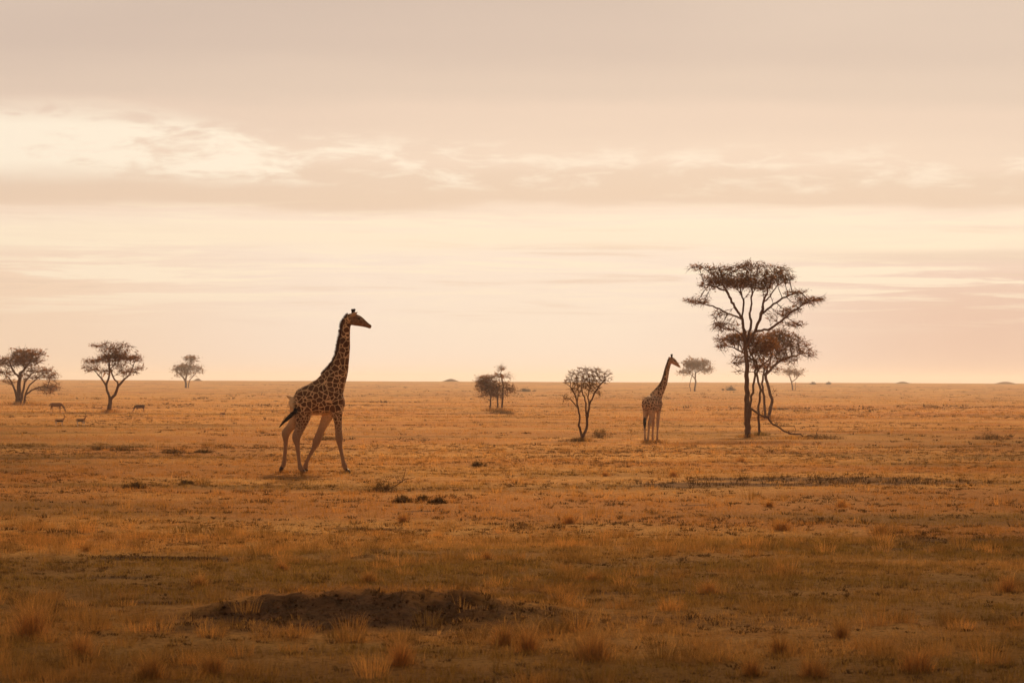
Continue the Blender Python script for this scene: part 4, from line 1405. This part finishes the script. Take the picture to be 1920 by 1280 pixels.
hx = Vector(((527 - cx0) * kb, -.65 * sb, (cz0 - 158) * kb))
B_paths = [
    (gb([(178, 735, 22, 30), (196, 735, 55, 62), (230, 732, 88, 84), (280, 728, 98, 90), (330, 724, 104, 92), (395, 716, 110, 88), (450, 722, 106, 80), (500, 728, 80, 62), (530, 735, 48, 40), (545, 735, 18, 20)]), Yv),
    (gb([(395, 690, 100, 70, 0), (430, 640, 104, 60, -.05), (462, 575, 86, 48, -.15), (485, 515, 70, 42, -.26), (500, 450, 56, 38, -.36), (508, 390, 48, 35, -.42), (512, 330, 43, 32, -.47), (516, 270, 39, 30, -.52), (521, 215, 36, 28, -.58), (526, 168, 36, 27, -.64), (528, 148, 28, 22, -.66)]), Yv),
    (gb([(250, 730, 84, 46), (250, 810, 60, 36), (240, 880, 42, 26), (222, 940, 28, 20), (210, 985, 22, 17), (217, 1045, 14, 13), (221, 1115, 12, 11), (224, 1175, 13, 12), (232, 1205, 15, 14), (244, 1218, 13, 13)], .15), Yv),
    (gb([(262, 730, 84, 46, -.15), (272, 810, 60, 36, -.15), (270, 880, 42, 26, -.13), (258, 940, 28, 20, -.10), (246, 985, 24, 19, -.07), (246, 1045, 14, 13, -.04), (244, 1115, 12, 11, -.02), (240, 1175, 13, 12, .0), (246, 1205, 15, 14, .0), (258, 1218, 13, 13, .0)]), Yv),
    (gb([(465, 715, 72, 40), (462, 790, 46, 32), (456, 855, 32, 23), (448, 930, 22, 18), (442, 990, 22, 19), (438, 1050, 14, 13), (434, 1110, 12, 11), (430, 1165, 13, 12), (434, 1195, 15, 13), (442, 1212, 12, 12)], .15), Yv),
    (gb([(458, 715, 72, 40), (452, 790, 46, 32), (444, 855, 32, 23), (434, 930, 22, 18), (428, 990, 22, 19), (424, 1050, 14, 13), (420, 1110, 12, 11), (416, 1165, 13, 12), (419, 1195, 15, 13), (427, 1212, 12, 12)], -.16), Yv),
]
row_h = []
for right, up, r_, rb in [(-.02, .02, .13, .10), (.06, .03, .165, .12), (.15, -.02, .165, .125), (.27, -.11, .14, .11), (.38, -.21, .10, .08), (.47, -.29, .068, .065), (.52, -.335, .052, .055), (.545, -.355, .028, .03)]:
    p_ = pb(hx, right, up)
    row_h.append((p_.x, p_.z, r_ * sb, rb * sb, p_.y))
T3 = lambda v_: (v_.x, v_.y, v_.z)
B_head = dict(tube=row_h, across=T3(bk),
              ossicones=[(T3(pb(hx, .10, .14, -.055)), T3(pb(hx, .075, .31, -.075))), (T3(pb(hx, .12, .14, .055)), T3(pb(hx, .125, .32, .075)))],
              ears=[(T3(pb(hx, .03, .10, -.10)), T3(pb(hx, -.06, .14, -.27)), (0, 0, 1)), (T3(pb(hx, .03, .10, .10)), T3(pb(hx, -.04, .16, .27)), (0, 0, 1))],
              eyes=[T3(pb(hx, .25, -.03, -.112)), T3(pb(hx, .25, -.03, .112))])
B_mane = [((x - cx0) * kb, (cz0 - z) * kb, nx, nz, y * sb) for x, z, nx, nz, y in
          [(512, 128, -.5, .85, -.66), (496, 160, -.9, .4, -.64), (486, 220, -1, .1, -.58), (478, 280, -1, .1, -.51), (470, 340, -1, .1, -.46), (460, 400, -1, .2, -.41), (444, 455, -.9, .4, -.35), (420, 505, -.8, .6, -.26), (396, 545, -.7, .7, -.15)]]
B_tail = gb([(190, 705, 15, 15, .0), (172, 720, 11, 11, .0), (165, 760, 9, 9, .02), (164, 820, 7, 7, .04), (166, 880, 6, 6, .05), (168, 915, 6, 6, .05)])
B_tuft = gb([(168, 905, 6, 6, .05), (168, 930, 16, 14, .05), (170, 965, 19, 15, .05), (172, 1000, 15, 12, .05), (174, 1035, 9, 8, .05), (176, 1060, 2, 2, .05)])
hb = lambda x, y, z=1217: ((x - cx0) * kb, y * sb, (cz0 - z) * kb)
B_hooves = [(hb(242, .15), hb(262, .15, 1234), .09 * sb), (hb(256, 0), hb(276, 0, 1234), .09 * sb), (hb(440, .15, 1213), hb(458, .15, 1234), .09 * sb), (hb(425, -.16, 1213), hb(443, -.16, 1234), .09 * sb)]


def coat_b(co):
    z = co[:, 2] / kb
    cover = sstep(z, 200, 420) * (.3 + .65 * sstep(z, 380, 440))
    top = sstep(z, 990, 1040)
    cover = cover * (1 - .25 * top)
    return np.stack([cover, np.maximum(sstep(-z, -440, -400), top), np.clip(sstep(-z, -430, -260) + .4 * top, 0, 1)], -1)


M_GIR_B = mat_giraffe("giraffe_coat_fine_patches", 7.0, .10, (.10, .040, .018, 1), (.16, .066, .028, 1), (.74, .47, .26, 1), (.50, .31, .18, 1))
giraffe('smaller giraffe standing turned away, head looking right, beside the distant umbrella acacia', (xb, yb, gz(xb, yb)), YAW, sb, B_paths, B_head, B_mane, B_tail, B_tuft, B_hooves, M_GIR_B, coat_b, .018)


# --- dry grass standing round hooves and trunk feet
feet = [(xa + p_[0][0], ya + p_[0][1], .30, 46, .10) for p_ in A_hooves]
cY, sY = math.cos(YAW), math.sin(YAW)
feet += [(xb + p_[0][0] * cY - p_[0][1] * sY, yb + p_[0][0] * sY + p_[0][1] * cY, .35, 46, .13) for p_ in B_hooves]
for px, py, rad, cnt in [(1401.7, 820, .55, 90), (1425, 816.5, .5, 80), (1440, 785, .9, 90), (1092.5, 827, .5, 90), (925, 770, 1.2, 90), (940, 770, 1.2, 90), (36, 758, 2.2, 120), (48, 758, 1.5, 90), (204.7, 773, 1.1, 110), (1485, 823, 1.5, 120)]:
    x_, y_ = hit(px, py)
    feet.append((x_, y_, rad, cnt, .0011 * y_ + .05))
parts = []
for fx, fy, rad, cnt, hh in feet:
    n_ = cnt * 5
    a_ = rng.uniform(0, 2 * math.pi, n_); q_ = rad * np.abs(rng.normal(0, .6, n_))
    X_, Y_ = fx + np.cos(a_) * q_, fy + np.sin(a_) * q_
    col_ = sward_colour(X_, Y_, n_) * np.where(rng.uniform(0, 1, n_) < .35, .45, 1.0)[:, None]
    parts.append(blades3(np.stack([X_, Y_, ground_z(X_, Y_)], -1), hh * rng.uniform(.4, 1.2, n_), .008 + .00016 * fy * rng.uniform(.6, 1.4, n_), a_, rng.uniform(.1, .9, n_), col_))
V, F, c = join(parts)
tag(link('rank_grass', mesh_tris(V, F, c), M_GRASS), 'dry grass grown up round trunks and hooves', 'grass', kind='stuff')

# --- gazelles and grazing antelope far off on the left
def mat_gazelle(name, back, stripe, belly, z1, z2):
    m, t, o = new_mat(name)
    tc = t.node('ShaderNodeTexCoord')
    s = t.node('ShaderNodeSeparateXYZ')
    t.l.new(tc.outputs['Object'], s.inputs[0])
    zz = t.math('ADD', s.outputs[2], t.math('MULTIPLY', t.math('SUBTRACT', t.noise(tc.outputs['Object'], 9, 2, .5), .5), .03))
    inx = t.math('MULTIPLY', t.smooth(s.outputs[0], -.30, -.26), t.smooth(s.outputs[0], .26, .22))
    c = t.mix(t.smooth(zz, z2 - .01, z2 + .01), t.mix(inx, back, stripe), back)
    c = t.mix(t.smooth(zz, z1 - .01, z1 + .01), belly, c)
    principled(t, o, c, .85, .15)
    return m


M_GAZ = mat_gazelle("gazelle_coat", (.50, .27, .12, 1), (.03, .018, .013, 1), (.80, .66, .50, 1), .43, .53)
M_ANT = mat_gazelle("antelope_coat", (.34, .17, .08, 1), (.34, .17, .08, 1), (.55, .33, .18, 1), .36, .52)
M_ANT2 = mat_gazelle("dark_antelope_coat", (.17, .09, .05, 1), (.17, .09, .05, 1), (.52, .31, .17, 1), .36, .52)


def grazer(name, label, cat, group, px, py, sc, rz, mat, grazing):
    """small antelope about 1.1 m long, 0.65 m at the shoulder, before scaling"""
    x, y = hit(px, py)
    root = empty(name, (x, y, gz(x, y)), rz)
    tag(root, label, cat, group)
    bm = bmesh.new()
    S_ = lambda rows, B=(0, 1, 0): loft(bm, [(Vector((a[0], a[4], a[1])) * sc, a[2] * sc, a[3] * sc, Vector(B)) for a in smooth_path(rows, 3)], 12)
    S_([(-.40, .56, .05, .05, 0), (-.34, .55, .12, .10, 0), (-.15, .53, .135, .115, 0), (.05, .52, .14, .115, 0), (.22, .53, .14, .10, 0), (.33, .54, .07, .06, 0)])
    if grazing:
        S_([(.24, .56, .10, .08, 0), (.36, .50, .075, .055, 0), (.47, .36, .055, .045, 0), (.53, .24, .05, .04, 0)])
        S_([(.50, .26, .055, .05, 0), (.55, .19, .05, .045, 0), (.59, .10, .032, .03, 0), (.605, .05, .02, .02, 0)])
        hp, hd_ = Vector((.50, 0, .27)), Vector((-.05, 0, .18))
    else:
        S_([(.22, .58, .10, .08, 0), (.34, .68, .065, .05, 0), (.40, .80, .048, .04, 0), (.43, .88, .05, .042, 0)])
        S_([(.40, .89, .052, .046, 0), (.47, .88, .05, .042, 0), (.56, .845, .032, .03, 0), (.60, .825, .02, .02, 0)])
        hp, hd_ = Vector((.43, 0, .93)), Vector((-.10, 0, .22))
    for fx, lx, s_1 in ((-.30, -.36, 1), (-.28, -.26, -1)):
        S_([(fx, .50, .11, .06, s_1 * .07), (fx - .02, .38, .06, .045, s_1 * .075), (lx - .02, .28, .03, .026, s_1 * .075), (lx, .15, .02, .018, s_1 * .075), (lx + .02, .0, .02, .02, s_1 * .075)])
    for fx, lx, s_1 in ((.22, .25, 1), (.20, .16, -1)):
        S_([(fx, .50, .08, .05, s_1 * .06), (fx + .01, .36, .042, .035, s_1 * .065), (lx, .22, .024, .022, s_1 * .065), (lx, .1, .018, .017, s_1 * .065), (lx + .015, .0, .02, .02, s_1 * .065)])
    me = solid(bm, .02 * sc if sc < 1 else .022, 2)
    if sc != 1:
        pass
    b = link('body', me, mat, root)
    # coat bands are set for the unscaled animal, so scale the object, not the mesh
    co = np.empty(len(me.vertices) * 3, np.float32); me.vertices.foreach_get('co', co); me.vertices.foreach_set('co', co / sc); b.scale = (sc,) * 3
    for s_1 in (-1, 1):
        p0 = hp + Vector((0, s_1 * .025, 0)); p1 = p0 + hd_ + Vector((0, s_1 * .05, 0)); pm = (p0 + p1) / 2 + Vector((-.03, 0, .01))
        h = link('horn', simple_tube([(p0, .012, .012, (0, 1, .2)), (pm, .010, .010, (0, 1, .2)), (p1, .003, .003, (0, 1, .2))], 6), M_HORN, root); h.scale = (sc,) * 3
        e0 = hp + Vector((-.01, s_1 * .035, -.03)); e1 = e0 + Vector((-.05, s_1 * .11, .04))
        h = link('ear', simple_tube([(e0, .012, .01, (0, 0, 1)), ((e0 + e1) / 2, .024, .01, (0, 0, 1)), (e1, .004, .004, (0, 0, 1))], 6), M_EAR, root); h.scale = (sc,) * 3
    h = link('tail', simple_tube([((-.40, 0, .59), .016, .016, (0, 1, 0)), ((-.45, 0, .52), .014, .014, (0, 1, 0)), ((-.46, 0, .40), .006, .006, (0, 1, 0))], 6), M_TUFT, root); h.scale = (sc,) * 3
    return root


GG = 'gazelles in the grass'
grazer('gazelle', 'left gazelle of the pair standing in the grass, dark flank stripe', 'gazelle', GG, 112, 799.5, .62, R(18), M_GAZ, False)
grazer('gazelle', 'right gazelle of the pair standing in the grass, dark flank stripe', 'gazelle', GG, 152, 799.5, .66, R(-12), M_GAZ, False)
grazer('gazelle', 'lone tiny gazelle between the forked acacia and the walking giraffe', 'gazelle', GG, 418, 783, .55, R(50), M_GAZ, False)
AG = 'antelope grazing behind the gazelles'
grazer('antelope', 'tan grazing antelope beyond the gazelle pair, below the leftmost tree', 'antelope', AG, 106, 774, 1.18, R(8), M_ANT, True)
grazer('antelope', 'dark backed grazing antelope right of the slender forked acacia trunk', 'antelope', AG, 262, 774, .95, R(172), M_ANT2, True)

# ------------------------------------------------------------------ warm evening haze over the plain
bm = bmesh.new()
bmesh.ops.create_cube(bm, size=1.0)
bmesh.ops.scale(bm, verts=bm.verts, vec=(8200, 7300, 90))
bmesh.ops.translate(bm, verts=bm.verts, vec=(0, 3500, -27))
me = bpy.data.meshes.new("haze"); bm.to_mesh(me); bm.free()
m, t, o = new_mat("warm_haze")
pv = t.node('ShaderNodeVolumePrincipled')
pv.inputs['Color'].default_value = (.90, .88, .86, 1)
pv.inputs['Density'].default_value = .00024
pv.inputs['Anisotropy'].default_value = .45
t.l.new(pv.outputs[0], o.inputs['Volume'])
hz = link('haze', me, m)
tag(hz, 'thin warm evening haze lying over the plain', 'haze', kind='stuff')
